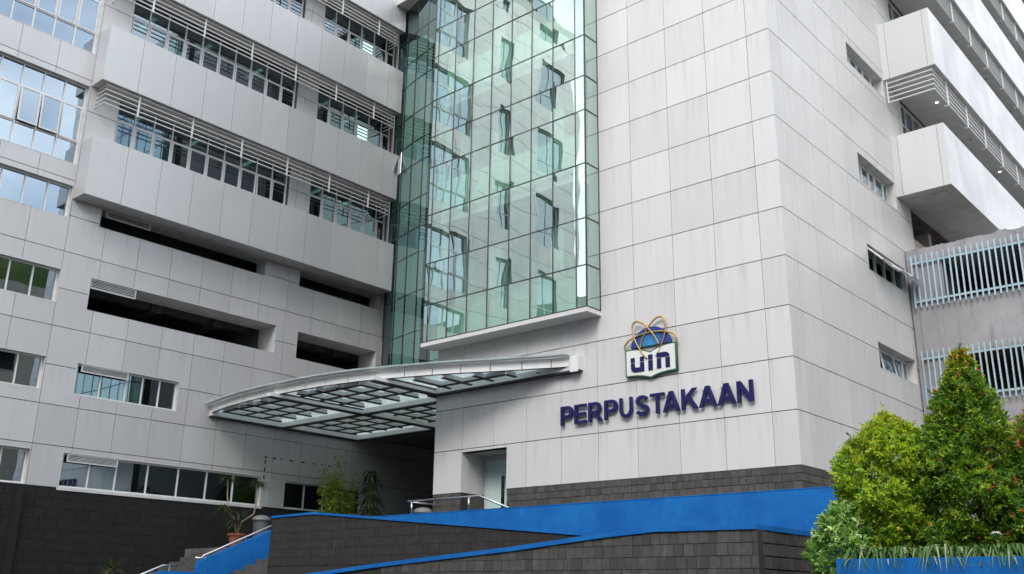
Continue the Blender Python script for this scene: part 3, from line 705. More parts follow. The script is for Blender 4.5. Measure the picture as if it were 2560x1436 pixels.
# ================================================================== RIGHT WING
rw = thing('right_wing', (-2, 20, GZ), 'bright wing at upper right with white bands, rails and grey soffits', 'building')
RX = 1.6
facade(rw, PS, (9.25, 40, 7.0, 26.9), [(9.5, 40, f + 1.7, f + 3.98) for f in FL] + [(9.25, 40, 7.0, 8.93)], [9.25 + 1.2 * i for i in range(1, 26)], [], 'panel', single=True)
for i, f in enumerate(FL):
    sm = [9.25 + 1.2 * k for k in range(26)]
    b = link('spandrel_band', boxes([(.002, RX - .034, 8.16, 40, f + .02, f + 1.98)], 'spandrel_band', ['joint']), rw)
    ys = [8.12] + sm + [40]
    for a, c in zip(ys, ys[1:]):
        link('panel', boxes([(RX - .033, RX, a + (.006 if a > 8.2 else 0), c - .006, f, f + 2.0)], 'panel', ['band_white']), b)
    for a, c in ((.002, .21), (.21, 1.39), (1.39, RX - .034)):
        link('panel', boxes([(a + (.005 if a > .1 else 0), c - (.005 if c < 1.5 else 0), 8.12, 8.153, f, f + 2.0)], 'panel', ['band_white']), b)
    link('soffit', boxes([(.004, RX - .036, 8.156, 40, f - .001, f + .018)], 'soffit', ['soffit']), b)
    link('soffit_tray', boxes([(.30, RX - .28, 8.5, 40, f - .016, f - .003)], 'soffit_tray', ['soffit']), b)
    link('coping', boxes([(.004, RX - .036, 8.156, 40, f + 1.982, f + 2.002)], 'coping', ['reveal']), b)
    if i >= 0:
        mu = [9.55 + .7 * k for k in range(1, 40)]
        window(rw, PS, 9.52, 38, f + 1.72, f + 3.96, -.15, mu, [f + 3.2]); room(rw, PS, 9.5, 38, f + 1.6, f + 4.1, -.3, 5)
    if i >= 1:
        br = [9.4 + 1.95 * k for k in range(15)]
        sh = None
        for k in range(5):
            z = f - .78 + .165 * k
            o = link('rail' if sh else 'sunshade', boxes([(1.44, 1.48, 8.20, 39, z, z + .03), (.08, 1.44, 8.20, 8.235, z, z + .03)], 'rail', ['louvre']), sh or rw); sh = sh or o
        link('bracket', boxes([(.06, .10, 8.17, 8.198, f - .80, f - .001)], 'bracket', ['louvre']), sh)
        for y in br: link('bracket', boxes([(1.48, 1.51, y - .035, y + .035, f - .842, f - .001), (1.36, 1.5, y - .05, y + .05, f - .86, f - .842)], 'bracket', ['louvre']), sh)
        for y, mt in ((10.6, 'lamp'), (14.1, 'lamp_off'), (17.6, 'lamp' if i == 1 else 'lamp_off'), (21.1, 'lamp_off')):
            V, F = lathe([(.045, 0), (.045, .012)], 14, (.83, y, f - .029)); link('downlight', mk(V, F, 'downlight', [mt]), rw)
# recess under the lowest band
link('undercroft', boxes([(-3.2, -3.0, 9.25, 40, GZ, 8.93), (-3.0, -.31, 39.8, 40, GZ, 8.93), (-3.0, 0, 9.25, 40, 8.935, 8.945)], 'undercroft', ['parking']), rw)
link('low_wall', boxes([(-.3, -.01, 9.26, 40, GZ, 7.95)], 'low_wall', ['cream']), rw)
link('rear_wall', boxes([(-8, -7.8, 12.1, 40, GZ, 26.9), (-8, 0, 40.02, 40.3, GZ, 26.9)], 'rear_wall', ['reveal']), rw)
link('roof', boxes([(-8, RX, 8.12, 40.3, 26.95, 27.3)], 'roof', ['reveal']), rw)

# ================================================================== OLD CONCRETE BLOCK
cb_ = thing('concrete_block', (6, 12, GZ), 'weathered lilac-grey concrete block with barred openings behind the shrubs', 'building')
PG = Plane('y', 8.2)
op_ = [(1.02, 3.10, 5.50, 6.75), (1.0, 4.6, 2.68, 3.92), (4.2, 6.6, 5.5, 6.75)]
link('wall', boxes([PG.box(*q, -.25, 0) for q in cutrect((.04, 12, GZ, 6.98), op_)], 'wall', ['old_concrete']), cb_)
rr = random.Random(5); VF = []; x = .04
while x < 12:
    wd = rr.uniform(.05, .16); VF.append((bxv((x, min(x + wd, 12), 8.2, 8.45, 6.981, 7.20 + rr.uniform(-.012, .02) + (.05 if 2.55 < x < 2.75 else 0))), BF)); x += wd
link('parapet', mk(*join(*VF), 'parapet', ['old_concrete']), cb_)
for a, b, c, d in ((.26, .86, GZ, 5.45), (2.98, 3.10, GZ, 5.48), (.26, .30, 5.45, 6.98)):
    link('rib', boxes([PG.box(a, b, c, d, .001, .03)], 'rib', ['old_concrete']), cb_)
link('side_wall', boxes([(.04, .29, 8.46, 9.0, GZ, 6.9), (11.7, 12, 8.46, 20, GZ, 6.9)], 'side_wall', ['old_concrete']), cb_)
link('roof', boxes([(.3, 11.7, 8.46, 20, 6.7, 6.85)], 'roof', ['old_concrete']), cb_)
for h in op_: room(cb_, PG, *h, -.26, 2.2, 'parking', 'dark_room')
for lab, zc0, zc1, n0 in (('upper pale blue upright bar screen fixed across the concrete block', 5.37, 6.97, 0), ('lower rust-stained pale blue bar screen half hidden by the tall shrub', 2.50, 4.09, 1)):
    gr = thing('bar_screen', (3, 8.0, zc0), lab, 'security bars', 'bar screens on the concrete block')
    link('rail', boxes([(.16, 6.2, 8.10, 8.14, zc1 - .26, zc1 - .20)], 'rail', ['bar_paint']), gr); link('rail', boxes([(.16, 6.2, 8.10, 8.14, zc0 + .17, zc0 + .23)], 'rail', ['bar_paint']), gr)
    link('wall_tie', boxes([(x, x + .03, 8.14, 8.2, z, z + .03) for x in (.3, 2.2, 4.1, 6.0) for z in (zc1 - .245, zc0 + .185)], 'wall_tie', ['bar_paint']), gr)
    key = boxes([(-.021, .021, -.02, .02, 0, zc1 - zc0)], 'bar', ['bar_paint'])
    for k in range(39):
        o = link('bar', key, gr, (.20 + .1545 * k, 8.075, zc0 + random.uniform(-.012, .012))); o.rotation_euler = (0, random.gauss(0, .006), 0)

# ================================================================== SIGN
sg = thing('sign_lettering', (-3.74, 0, 1.48), 'navy blue raised capital letters reading PERPUSTAKAAN on the white wall', 'sign')
def arcpts(cx, cz, rx, rz, a0, a1, n_=10): return [(cx + rx * math.cos(math.radians(a0 + (a1 - a0) * k / n_)), cz + rz * math.sin(math.radians(a0 + (a1 - a0) * k / n_))) for k in range(n_ + 1)]
s = .172; hb = .15
def letter_polys(ch):
    if ch == 'E': return .74, [[(0, 0), (.74, 0), (.74, hb), (s, hb), (s, .42), (.68, .42), (.68, .42 + hb), (s, .42 + hb), (s, 1 - hb), (.72, 1 - hb), (.72, 1), (0, 1)]]
    if ch == 'T': return .80, [[(.4 - s / 2, 0), (.4 + s / 2, 0), (.4 + s / 2, 1 - hb), (.8, 1 - hb), (.8, 1), (0, 1), (0, 1 - hb), (.4 - s / 2, 1 - hb)]]
    if ch == 'N': return .79, [[(0, 0), (s, 0), (s, .66), (.58, 0), (.79, 0), (.79, 1), (.60, 1), (.60, .36), (.20, 1), (0, 1)]]
    if ch == 'A': return .92, [[(0, 0), (.20, 0), (.285, .225), (.635, .225), (.72, 0), (.92, 0), (.57, 1), (.35, 1)], [(.345, .385), (.46, .74), (.575, .385)]]
    if ch == 'K': return .86, [[(0, 0), (s, 0), (s, .33), (.32, .475), (.60, 0), (.86, 0), (.46, .625), (.82, 1), (.57, 1), (s, .58), (s, 1), (0, 1)]]
    if ch == 'U': return .78, [[(0, 1), (0, .38)] + arcpts(.39, .38, .39, .395, 180, 360, 14)[1:-1] + [(.78, .38), (.78, 1), (.78 - s, 1), (.78 - s, .38)] + arcpts(.39, .38, .2, .225, 360, 180, 14)[1:-1] + [(s, .38), (s, 1)]]
    if ch == 'P': return .74, [[(0, 0), (s, 0), (s, .36), (.44, .36)] + arcpts(.44, .68, .30, .32, -90, 90, 12)[1:] + [(0, 1)], [(s, .52), (.40, .52)] + arcpts(.40, .68, .145, .16, -90, 90, 10)[1:] + [(s, .84)]]
    if ch == 'R': return .84, [[(0, 0), (s, 0), (s, .40), (.30, .40), (.42, .33), (.60, 0), (.84, 0), (.66, .30), (.55, .415)] + arcpts(.47, .70, .29, .30, -70, 90, 12) + [(0, 1)], [(s, .56), (.42, .56)] + arcpts(.42, .70, .145, .145, -90, 90, 10)[1:] + [(s, .845)]]
    if ch == 'S':
        cl = arcpts(.38, .725, .265, .19, 20, 270, 16) + arcpts(.38, .275, .285, .195, 90, -160, 16)
        # fairing between the two bowls
        cl = [(x, z) for x, z in cl]; L_, R_ = [], []
        for k, (x, z) in enumerate(cl):
            a = cl[max(k - 1, 0)]; b = cl[min(k + 1, len(cl) - 1)]; t = Vector((b[0] - a[0], b[1] - a[1])).normalized(); n_ = Vector((-t.y, t.x)); L_.append((x + n_.x * .088, z + n_.y * .088)); R_.append((x - n_.x * .088, z - n_.y * .088))
        return .76, [L_ + R_[::-1]]
def outline(polys, w, h, depth, mat, sx=1):
    cu = bpy.data.curves.new('outline', 'CURVE'); cu.dimensions = '2D'; cu.fill_mode = 'BOTH'; cu.extrude = depth / 2
    for P in polys:
        sp = cu.splines.new('POLY'); sp.points.add(len(P) - 1); sp.use_cyclic_u = True
        for q, (x, z) in zip(sp.points, P): q.co = (x * w, z * h, 0, 1)
    ob = bpy.data.objects.new('tmp', cu); COL.objects.link(ob)
    dg = bpy.context.evaluated_depsgraph_get(); me = bpy.data.meshes.new_from_object(ob.evaluated_get(dg)); bpy.data.objects.remove(ob); bpy.data.curves.remove(cu)
    me.materials.clear(); me.materials.append(M[mat]); return me
LX0 = [-6.525, -6.073, -5.625, -5.12, -4.651, -4.180, -3.741, -3.383, -2.859, -2.386, -1.894, -1.385]
LX1 = [-6.10, -5.662, -5.160, -4.712, -4.247, -3.755, -3.313, -2.885, -2.385, -1.895, -1.397, -.954]
lc = {}
for ch, a, b in zip('PERPUSTAKAAN', LX0, LX1):
    wd, P = letter_polys(ch)
    if ch not in lc: lc[ch] = outline(P, (b - a) * .95 / wd, .50, .055, 'sign_navy')
    o = link('letter', lc[ch], sg, (a, -.085, 1.485)); o.rotation_euler = (math.pi / 2, 0, 0)
    o['label'] = 'raised navy letter ' + ch
link('stud', boxes([(a + .06, a + .075, -.05, 0, 1.56, 1.575) for a in LX0] + [(a + .06, a + .075, -.05, 0, 1.9, 1.915) for a in LX0], 'stud', ['steel']), sg)
# emblem: open book, half globe, three orbit rings, letters
em = thing('emblem', (-3.69, 0, 2.4), 'emblem of an open book, blue globe and golden orbit rings above the lettering', 'emblem')
def upright(name, polys, y, depth, mat, lab=None):
    me = outline(polys, 1, 1, depth, mat); o = link(name, me, em, (0, y, 0)); o.rotation_euler = (math.pi / 2, 0, 0)
    if lab: o['label'] = lab
    return o
def bookpoly(g):
    L_, R_, cx = -4.44 + g, -2.95 - g, -3.70; t = []
    for k in range(9):
        u = k / 8; t.append((L_ + (cx - L_) * u, 3.19 - g - .13 * u ** 2.2 + .01 * math.sin(u * 3)))
    for k in range(1, 9):
        u = k / 8; t.append((cx + (R_ - cx) * u, 3.19 - g - .13 * (1 - u) ** 2.2 + .01 * math.sin(u * 3)))
    bt = []
    for k in range(9):
        u = k / 8; bt.append((R_ + (cx - R_) * u, 2.492 + g * .8 - .10 * u ** 2.6))
    for k in range(1, 9):
        u = k / 8; bt.append((cx + (L_ - cx) * u, 2.492 + g * .8 - .10 * (1 - u) ** 2.6))
    return t + bt
upright('book_edge', [bookpoly(0)], -.055, .09, 'sign_green'); upright('book_page', [bookpoly(.035)], -.092, .02, 'sign_white')
gp_ = arcpts(-3.69, 3.14, .605, .56, 8, 172, 24); upright('globe', [gp_], -.05, .06, 'globe')
def ring(name, cx, cz, a, b, ang, t0, t1, r, y):
    ca, sa = math.cos(math.radians(ang)), math.sin(math.radians(ang)); P = []
    for k in range(41):
        t = math.radians(t0 + (t1 - t0) * k / 40); u, v = a * math.cos(t), b * math.sin(t); P.append((cx + u * ca - v * sa, y - .012 * math.cos(t), cz + u * sa + v * ca))
    rr_ = [r * (.55 + .45 * abs(math.cos(math.radians(t0 + (t1 - t0) * k / 40)))) for k in range(41)]
    V, F = tube(P, rr_, 8); link('orbit_ring', mk(V, F, name, ['gold'], smooth=True), em)
ring('r1', -3.63, 3.30, .66, .30, 62, -118, 118, .026, -.10)
ring('r2', -3.76, 3.28, .69, .26, 122, -112, 118, .026, -.125)
ring('r3', -3.68, 3.26, .775, .285, 0, -10, 190, .026, -.112)
uy, ud = -.106, .02
hh = .38; z0 = 2.585
U1 = [[(-4.272, z0 + .255), (-4.155, z0 + .255), (-4.155, z0 + .375), (-4.272, z0 + .375)], [(-3.995, z0 + .255), (-3.875, z0 + .255), (-3.875, z0 + .375), (-3.995, z0 + .375)]]
Ub = [[(-4.272, z0 + .235), (-4.268, z0 + .12)] + arcpts(-4.13, z0 + .12, .138, .125, 180, 270, 6)[1:] + [(-3.875, z0 - .005), (-3.875, z0 + .235), (-3.995, z0 + .235), (-3.995, z0 + .115), (-4.10, z0 + .115)] + arcpts(-4.10, z0 + .17, .055, .055, 270, 180, 5)[1:] + [(-4.155, z0 + .235)]]
for P in U1: upright('letter', [P], uy, ud, 'sign_navy')
upright('letter', Ub, uy, ud, 'sign_navy', 'navy letter u of the emblem')
upright('letter', [[(-3.752, z0 + .265), (-3.625, z0 + .265), (-3.625, z0 + .39), (-3.752, z0 + .39)]], uy, ud, 'sign_navy'); upright('letter', [[(-3.752, z0 - .01), (-3.625, z0 - .01), (-3.625, z0 + .245), (-3.752, z0 + .245)]], uy, ud, 'sign_navy', 'navy letter i of the emblem')
upright('letter', [[(-3.504, z0 + .275), (-3.135, z0 + .275)] + arcpts(-3.28, z0 + .275, .145, .125, 0, 90, 6)[1:] + [(-3.504, z0 + .40)]], uy, ud, 'sign_navy', 'navy letter n of the emblem')
upright('letter', [[(-3.504, z0), (-3.38, z0), (-3.38, z0 + .255), (-3.504, z0 + .255)]], uy, ud, 'sign_navy'); upright('letter', [[(-3.255, z0), (-3.13, z0), (-3.13, z0 + .255), (-3.255, z0 + .255)]], uy, ud, 'sign_navy')

# ================================================================== RAMP WALLS
def ramp_wall(name, label, y, th, line, zbot, courses, seed, cop=.06, mat='stone', tiled=None):
    t = thing(name, (line[0][0], y, GZ), label, 'wall')
    top = lambda u: next((z0 + (z1 - z0) * (u - x0) / (x1 - x0) for (x0, z0), (x1, z1) in zip(line, line[1:]) if x0 <= u <= x1), line[-1][1]) - cop
    poly = [(line[0][0], GZ)] + [(line[-1][0], GZ)] + [(x, z - cop) for x, z in line[::-1]]
    V, F = prism(poly, y + .02, y + th); c = link('core', fixn(mk(V, F, 'core', ['grout'])), t)
    cp = [(x, z - cop + .001) for x, z in line] + [(x, z) for x, z in line[::-1]]
    V, F = prism(cp, y - .022, y + th + .03); link('coping', fixn(mk(V, F, 'coping', ['blue_paint'])), t)
    a, b = tiled or (line[0][0], line[-1][0])
    tiles(c, Plane('y', y + .02), a, b, courses, lambda r: .178 + r.uniform(-.035, .04), mat, top=lambda u: top(u) - .004, seed=seed, jit=.0018 if mat == 'stone_mid' else .0065, g=.0016 if mat == 'stone_mid' else .003)
    return t, c
ch_ = .18
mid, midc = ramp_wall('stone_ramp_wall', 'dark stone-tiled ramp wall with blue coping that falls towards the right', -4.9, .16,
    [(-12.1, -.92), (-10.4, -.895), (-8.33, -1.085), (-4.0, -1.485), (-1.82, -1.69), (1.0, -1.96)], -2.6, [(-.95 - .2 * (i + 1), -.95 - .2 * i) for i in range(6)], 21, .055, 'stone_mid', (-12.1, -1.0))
link('end_face', boxes([(-12.125, -12.101, -4.88, -4.74, GZ, -.98)], 'end_face', ['stone_dark']), mid)
fr_, frc = ramp_wall('stone_ramp_wall', 'lower front stone-tiled ramp wall with blue coping that climbs towards the right', -7.0, .16,
    [(-9.0, -2.515), (-5.41, -2.225), (-2.16, -2.01), (-.3, -1.85), (.73, -1.785), (2.45, -1.80)], -3, [(-1.87 - ch_ * (i + 1), -1.87 - ch_ * i) for i in range(5)], 22, .075, 'stone', (-5.5, 2.45))
# the front wall turns the corner and runs back
rt = link('return_wall', boxes([(2.27, 2.428, -6.835, -5.0, GZ, -1.876)], 'return_wall', ['grout']), fr_)
tiles(rt, Plane('x', 2.428), -6.86, -5.0, [(-1.87 - ch_ * (i + 1), -1.88 - ch_ * i) for i in range(5)], lambda r: .178 + r.uniform(-.035, .04), 'stone', seed=23)
link('return_coping', boxes([(2.24, 2.452, -6.809, -5.0, -1.875, -1.803)], 'return_coping', ['blue_paint']), fr_)
bw = thing('blue_parapet_wall', (-4, -2.8, TZ), 'plain blue painted parapet wall running below the library stone base', 'wall')
link('wall_face', boxes([(-12.1, 3.6, -2.8, -2.64, GZ, -.86)], 'wall_face', ['blue_paint']), bw); link('wall_cap', boxes([(-12.1, 3.6, -2.808, -2.63, -.859, -.842)], 'wall_cap', ['blue_paint']), bw)
# terrace handrail
hr = thing('handrail', (-8, -2.72, -.85), 'stainless steel handrail standing on the blue parapet in front of the door', 'handrail', 'stainless handrails')
V, F = tube([(-9.42, -2.72, -.515), (-6.92, -2.72, -.515), (-6.0, -2.72, -.845)], .026, 10); link('rail', mk(V, F, 'rail', ['steel'], smooth=True), hr)
V, F = tube([(-9.38, -2.70, -.53), (-9.30, -1.85, -.535)], .022, 10); link('rail', mk(V, F, 'rail', ['steel'], smooth=True), hr)
for x in (-9.27, -7.28): V, F = tube([(x, -2.72, -.845), (x, -2.72, -.53)], .024, 10); link('post', mk(V, F, 'post', ['steel'], smooth=True), hr)

# ================================================================== STAIRS at left
st = thing('staircase', (-15.5, -4, GZ), 'dark stone steps climbing to the entrance terrace beside the blue stair wall', 'stairs')
for k in range(8):
    y1 = -2.602 - .35 * k; z1 = TZ - .15 * (k + 1)
    link('step', boxes([(-18.9, -14.58, y1 - .35, y1 - .001, GZ, z1)], 'step', ['step_stone']), st); link('step', boxes([(-14.42, -12.14, y1 - .35, y1 - .001, GZ, z1)], 'step', ['step_stone']), st)
link('landing', boxes([(-18.2, -12.14, -6.75, -5.403, GZ, TZ - 1.2 - .001)], 'landing', ['step_stone']), st)
for k in range(6):
    y1 = -6.752 - .35 * k; z1 = TZ - 1.2 - .15 * (k + 1); link('step', boxes([(-18.9, -14.58, y1 - .35, y1 - .001, GZ, z1)], 'step', ['step_stone']), st)
sw = thing('blue_stair_wall', (-14.5, -4, GZ), 'sloping blue painted stair wall with a steel rail on top', 'wall')
top = [(-2.55, -.80), (-3.18, -1.07), (-5.26, -1.96), (-5.42, -2.02)]
V, F = prism([(-5.42, GZ), (-2.55, GZ)] + [(y, z) for y, z in top], -14.58, -14.42, 'x'); link('wall_face', fixn(mk(V, F, 'wall_face', ['blue_paint'])), sw)
sw2 = thing('blue_stair_wall', (-14.5, -7, GZ), 'low blue stair wall of the lower flight at the bottom edge', 'wall')
V, F = prism([(-8.6, GZ), (-5.44, GZ), (-5.44, -2.28), (-6.40, -2.28), (-8.6, -3.2)], -14.585, -14.415, 'x'); link('wall_face', fixn(mk(V, F, 'wall_face', ['blue_paint'])), sw2)
h2 = thing('handrail', (-14.5, -4, -1.5), 'long steel handrail on the sloping blue stair wall', 'handrail', 'stainless handrails')
off = .11
V, F = tube([(-14.5, -5.48, -1.93), (-14.5, -5.30, -1.93), (-14.5, -5.26, -1.96 + off - .02), (-14.5, -3.18, -1.07 + off), (-14.5, -2.5, -.78 + off)], .028, 10); link('rail', mk(V, F, 'rail', ['steel'], smooth=True), h2)
for y in (-5.2, -4.0, -3.0): z = -1.07 + (y + 3.18) * .428; V, F = tube([(-14.5, y, z - .02), (-14.5, y, z + off - .01)], .012, 8); link('post', mk(V, F, 'post', ['steel']), h2)
h3 = thing('handrail', (-14.5, -7, -2.4), 'short lower handrail cut by the bottom edge left of the stairs', 'handrail', 'stainless handrails')
V, F = tube([(-14.5, -5.95, -2.15), (-14.5, -6.38, -2.15), (-14.5, -8.4, -3.0)], .028, 10); link('rail', mk(V, F, 'rail', ['steel'], smooth=True), h3)
for y in (-6.2, -7.4): z = -2.28 if y > -6.4 else -2.28 + (y + 6.4) * .418; V, F = tube([(-14.5, y, z - .02), (-14.5, y, -2.15 if y > -6.4 else z + .13)], .012, 8); link('post', mk(V, F, 'post', ['steel']), h3)

# ================================================================== BINS
def bin_(loc, label, s=1.0):
    t = thing('litter_bin', loc, label, 'bin', 'litter bins on the terrace'); x, y, z = loc
    V, F = lathe([(.17 * s, 0), (.19 * s, .05), (.235 * s, .72 * s), (.25 * s, .73 * s), (.25 * s, .76 * s)], 24, loc); link('body', mk(V, F, 'body', ['bin_grey'], smooth=False), t)
    V, F = lathe([(.27 * s, .761 * s), (.275 * s, .80 * s), (.24 * s, .86 * s), (.16 * s, .91 * s), (.05 * s, .93 * s), (.01, .931 * s)], 24, loc); link('lid', mk(V, F, 'lid', ['bin_lid'], smooth=True), t)
    V, F = lathe([(.18 * s, .0), (.2 * s, .03)], 20, (x, y, z + .08 * s)); link('foot_ring', mk(V, F, 'foot_ring', ['bin_lid']), t)
bin_((-16.85, -1.9, TZ), 'grey litter bin with domed lid above the stair wall', 1.05)
bin_((-10.12, -1.5, TZ), 'grey litter bin lid showing behind the steel handrail', .98)

# ================================================================== PLANTS
def leaves(P, D, Nn, L, Wd, col, fold=.25, tipw=.5, name='leaves'):
    """one kite-shaped folded leaf per row"""
    n_ = len(P); D = D / np.linalg.norm(D, axis=1, keepdims=True); S = np.cross(D, Nn); S /= np.linalg.norm(S, axis=1, keepdims=True) + 1e-9; Nn = np.cross(S, D)
    L = L[:, None]; Wd = Wd[:, None]
    mid_ = P + D * L * tipw
    V = np.stack([P, mid_ + S * Wd * .5 + Nn * Wd * fold, P + D * L - Nn * L * .12, mid_ - S * Wd * .5 + Nn * Wd * fold], 1).reshape(-1, 3)
    k = np.arange(n_) * 4; F = np.concatenate([np.stack([k, k + 1, k + 2], 1), np.stack([k, k + 2, k + 3], 1)], 0)
    me = bpy.data.meshes.new(name); me.from_pydata(V.tolist(), [], F.tolist())
    ca = me.color_attributes.new('leafcol', 'FLOAT_COLOR', 'POINT'); c4 = np.concatenate([np.repeat(col, 4, 0), np.ones((n_ * 4, 1))], 1)
    ca.data.foreach_set('color', c4.ravel()); me.materials.append(M['leaf']); me.update(); return me
def lump(th, h, ph, amp):
    return 1 + amp * (np.sin(3 * th + 5 * h + ph) * .5 + np.sin(5 * th - 7 * h + 2 * ph) * .35 + np.sin(9 * th + 13 * h + 3 * ph) * .3)
def shrub(name, label, cat, c, H, prof, n_, leafL, leafW, pal, tips, seed, group=None, amp=.17, trunk=True, up=.55, wfac=.36):
    r = np.random.default_rng(seed); c = np.array(c); t = thing(name, c, label, cat, group)
    hs, rs = np.array([p[0] for p in prof]), np.array([p[1] for p in prof])
    cen = []
    # twigs near the shell carry whorls of leaves
    nt_ = n_ // 9; h = r.random(nt_ * 3); wgt = np.interp(h, hs, rs); keep = r.random(nt_ * 3) < wgt / wgt.max() + .05; h = h[keep][:nt_]; nt2 = len(h)
    th = r.random(nt2) * 2 * np.pi; rad = np.interp(h, hs, rs) * lump(th, h * 3, seed, amp) * np.where(r.random(nt2) < .66, r.uniform(.86, 1.04, nt2), r.uniform(.25, .88, nt2))
    nc = int(60 + 50 * H); hc = r.random(nc * 4); wc = np.interp(hc, hs, rs); hc = hc[r.random(nc * 4) < wc / wc.max() + .06][:nc]; tcl = r.random(len(hc)) * 2 * np.pi
    pick = r.integers(0, len(hc), nt2); isc = r.random(nt2) < .62; rl = np.maximum(np.interp(h, hs, rs), .08)
    h = np.where(isc, np.clip(hc[pick] + r.normal(0, .085 / H, nt2), 0, 1), h); th = np.where(isc, tcl[pick] + r.normal(0, 1, nt2) * np.minimum(.085 / rl, 1.2), th)
    rad = np.where(isc, np.interp(h, hs, rs) * lump(th, h * 3, seed, amp) * np.clip(1.02 - np.abs(r.normal(0, .10, nt2)) + r.uniform(-.02, .05, len(hc))[pick], .5, 1.12), rad * .93)
    T = np.stack([np.cos(th) * rad, np.sin(th) * rad, h * H], 1) + r.normal(0, .012, (nt2, 3))
    O = np.stack([np.cos(th), np.sin(th), np.full(nt2, up)], 1) + r.normal(0, .35, (nt2, 3)); O /= np.linalg.norm(O, axis=1, keepdims=True)
    k = 9; P = np.repeat(T, k, 0); O2 = np.repeat(O, k, 0); s_ = np.tile(np.linspace(-1, .25, k), nt2)
    P = P + O2 * (s_ * .085)[:, None]
    side = r.normal(0, 1, (nt2 * k, 3)); side -= O2 * np.sum(side * O2, 1, keepdims=True); side /= np.linalg.norm(side, axis=1, keepdims=True)
    tipf = np.clip((s_ + 1) / 1.25, 0, 1)[:, None]
    D = O2 * (.35 + .55 * tipf) + side * (1 - .45 * tipf)
    Nn = O2 * .7 + np.array([0, 0, .8]) + r.normal(0, .25, (nt2 * k, 3))
    sh_ = np.repeat(np.where(r.random(nt2) < .07, r.uniform(.03, .13, nt2), 0), k)[:, None]; P = P + (O2 * .5 + np.array([0, 0, .7])) * sh_
    L = leafL * r.uniform(.65, 1.2, nt2 * k); W_ = L * (wfac + .06) * r.uniform(.8, 1.2, nt2 * k)
    pal = np.array(pal); ci = r.integers(0, len(pal), nt2); base = np.repeat(pal[ci], k, 0) * r.uniform(1.6, 2.7, (nt2 * k, 1))
    if tips is not None:
        pt = np.repeat(np.clip(np.interp(h, [0, .5, .85, 1], tips[1]), 0, 1), k); new = (r.random(nt2) < 1)[:, None]
        tc_ = np.repeat(np.array(tips[0])[r.integers(0, len(tips[0]), nt2)], k, 0); isn = np.repeat(r.random(nt2), k) < pt
        mixf = (isn * np.clip((s_ + .45) / .5, 0, 1))[:, None]; base = base * (1 - mixf) + tc_ * mixf
    link('foliage', leaves(P + c, D, Nn, L, W_, base), t)
    VF = []
    if trunk:
        VF.append(tube([tuple(c), tuple(c + [.02, .01, H * .45]), tuple(c + [-.01, .02, H * .9])], [.035, .025, .006], 8))
        for q in range(14):
            hz = H * (.1 + .055 * q); a = q * 2.4; rr_ = float(np.interp(hz / H, hs, rs)) * .8
            VF.append(tube([tuple(c + [0, 0, hz * .8]), tuple(c + [math.cos(a) * rr_ * .5, math.sin(a) * rr_ * .5, hz * .95]), tuple(c + [math.cos(a) * rr_, math.sin(a) * rr_, hz + .1])], [.012, .008, .004], 5))
        link('trunk', mk(*join(*VF), 'trunk', ['bark']), t)
    return t
GREEN = [(.050, .12, .012), (.075, .15, .014), (.11, .18, .016), (.15, .21, .018), (.034, .085, .012), (.17, .21, .02)]
GREEN2 = [(.046, .10, .013), (.068, .128, .014), (.10, .16, .016), (.030, .072, .012), (.14, .19, .018)]
TIPS = [(.62, .16, .08), (.70, .30, .10), (.55, .33, .07), (.50, .10, .07)]
YEL = [(.36, .40, .03), (.45, .45, .045), (.52, .42, .06)]
pz = -2.42
shrub('clipped_shrub', 'rounded yellow-green shrub beside the tower corner', 'shrub', (4.14, -6.25, pz), 2.10, [(0, .54), (.15, .70), (.45, .75), (.65, .68), (.82, .48), (.93, .26), (1, .05)], 42000, .070, .02, [(.10, .175, .016), (.13, .205, .018), (.18, .245, .022), (.21, .27, .025), (.06, .11, .013), (.24, .28, .03)], (YEL, [.04, .10, .35, .7]), 31, 'red-tipped shrubs in the planter')
shrub('clipped_shrub', 'tall cone-shaped shrub with red tips in front of the bar screens', 'shrub', (5.22, -6.15, pz), 2.86, [(0, .70), (.15, .82), (.35, .82), (.50, .66), (.62, .52), (.75, .37), (.88, .24), (.95, .14), (1, .03)], 54000, .072, .02, GREEN2, (TIPS + YEL + YEL, [.02, .03, .08, .8]), 32, 'red-tipped shrubs in the planter')
shrub('clipped_shrub', 'red-tipped shrub cut off by the right edge', 'shrub', (6.16, -6.35, pz), 2.0, [(0, .62), (.2, .70), (.5, .60), (.75, .40), (.9, .24), (1, .05)], 21000, .072, .02, GREEN2, (TIPS, [.03, .07, .3, .85]), 33, 'red-tipped shrubs in the planter')
VAR = [(.11, .19, .045), (.16, .24, .08), (.08, .15, .035), (.27, .33, .16), (.06, .12, .03)]
shrub('variegated_shrub', 'low shrub with cream-edged leaves at the planter corner', 'shrub', (3.68, -6.92, -2.75), 1.16, [(0, .30), (.2, .42), (.5, .42), (.75, .32), (.9, .20), (1, .09)], 7500, .085, .04, VAR, None, 34, None, .18, True, .5, .46)
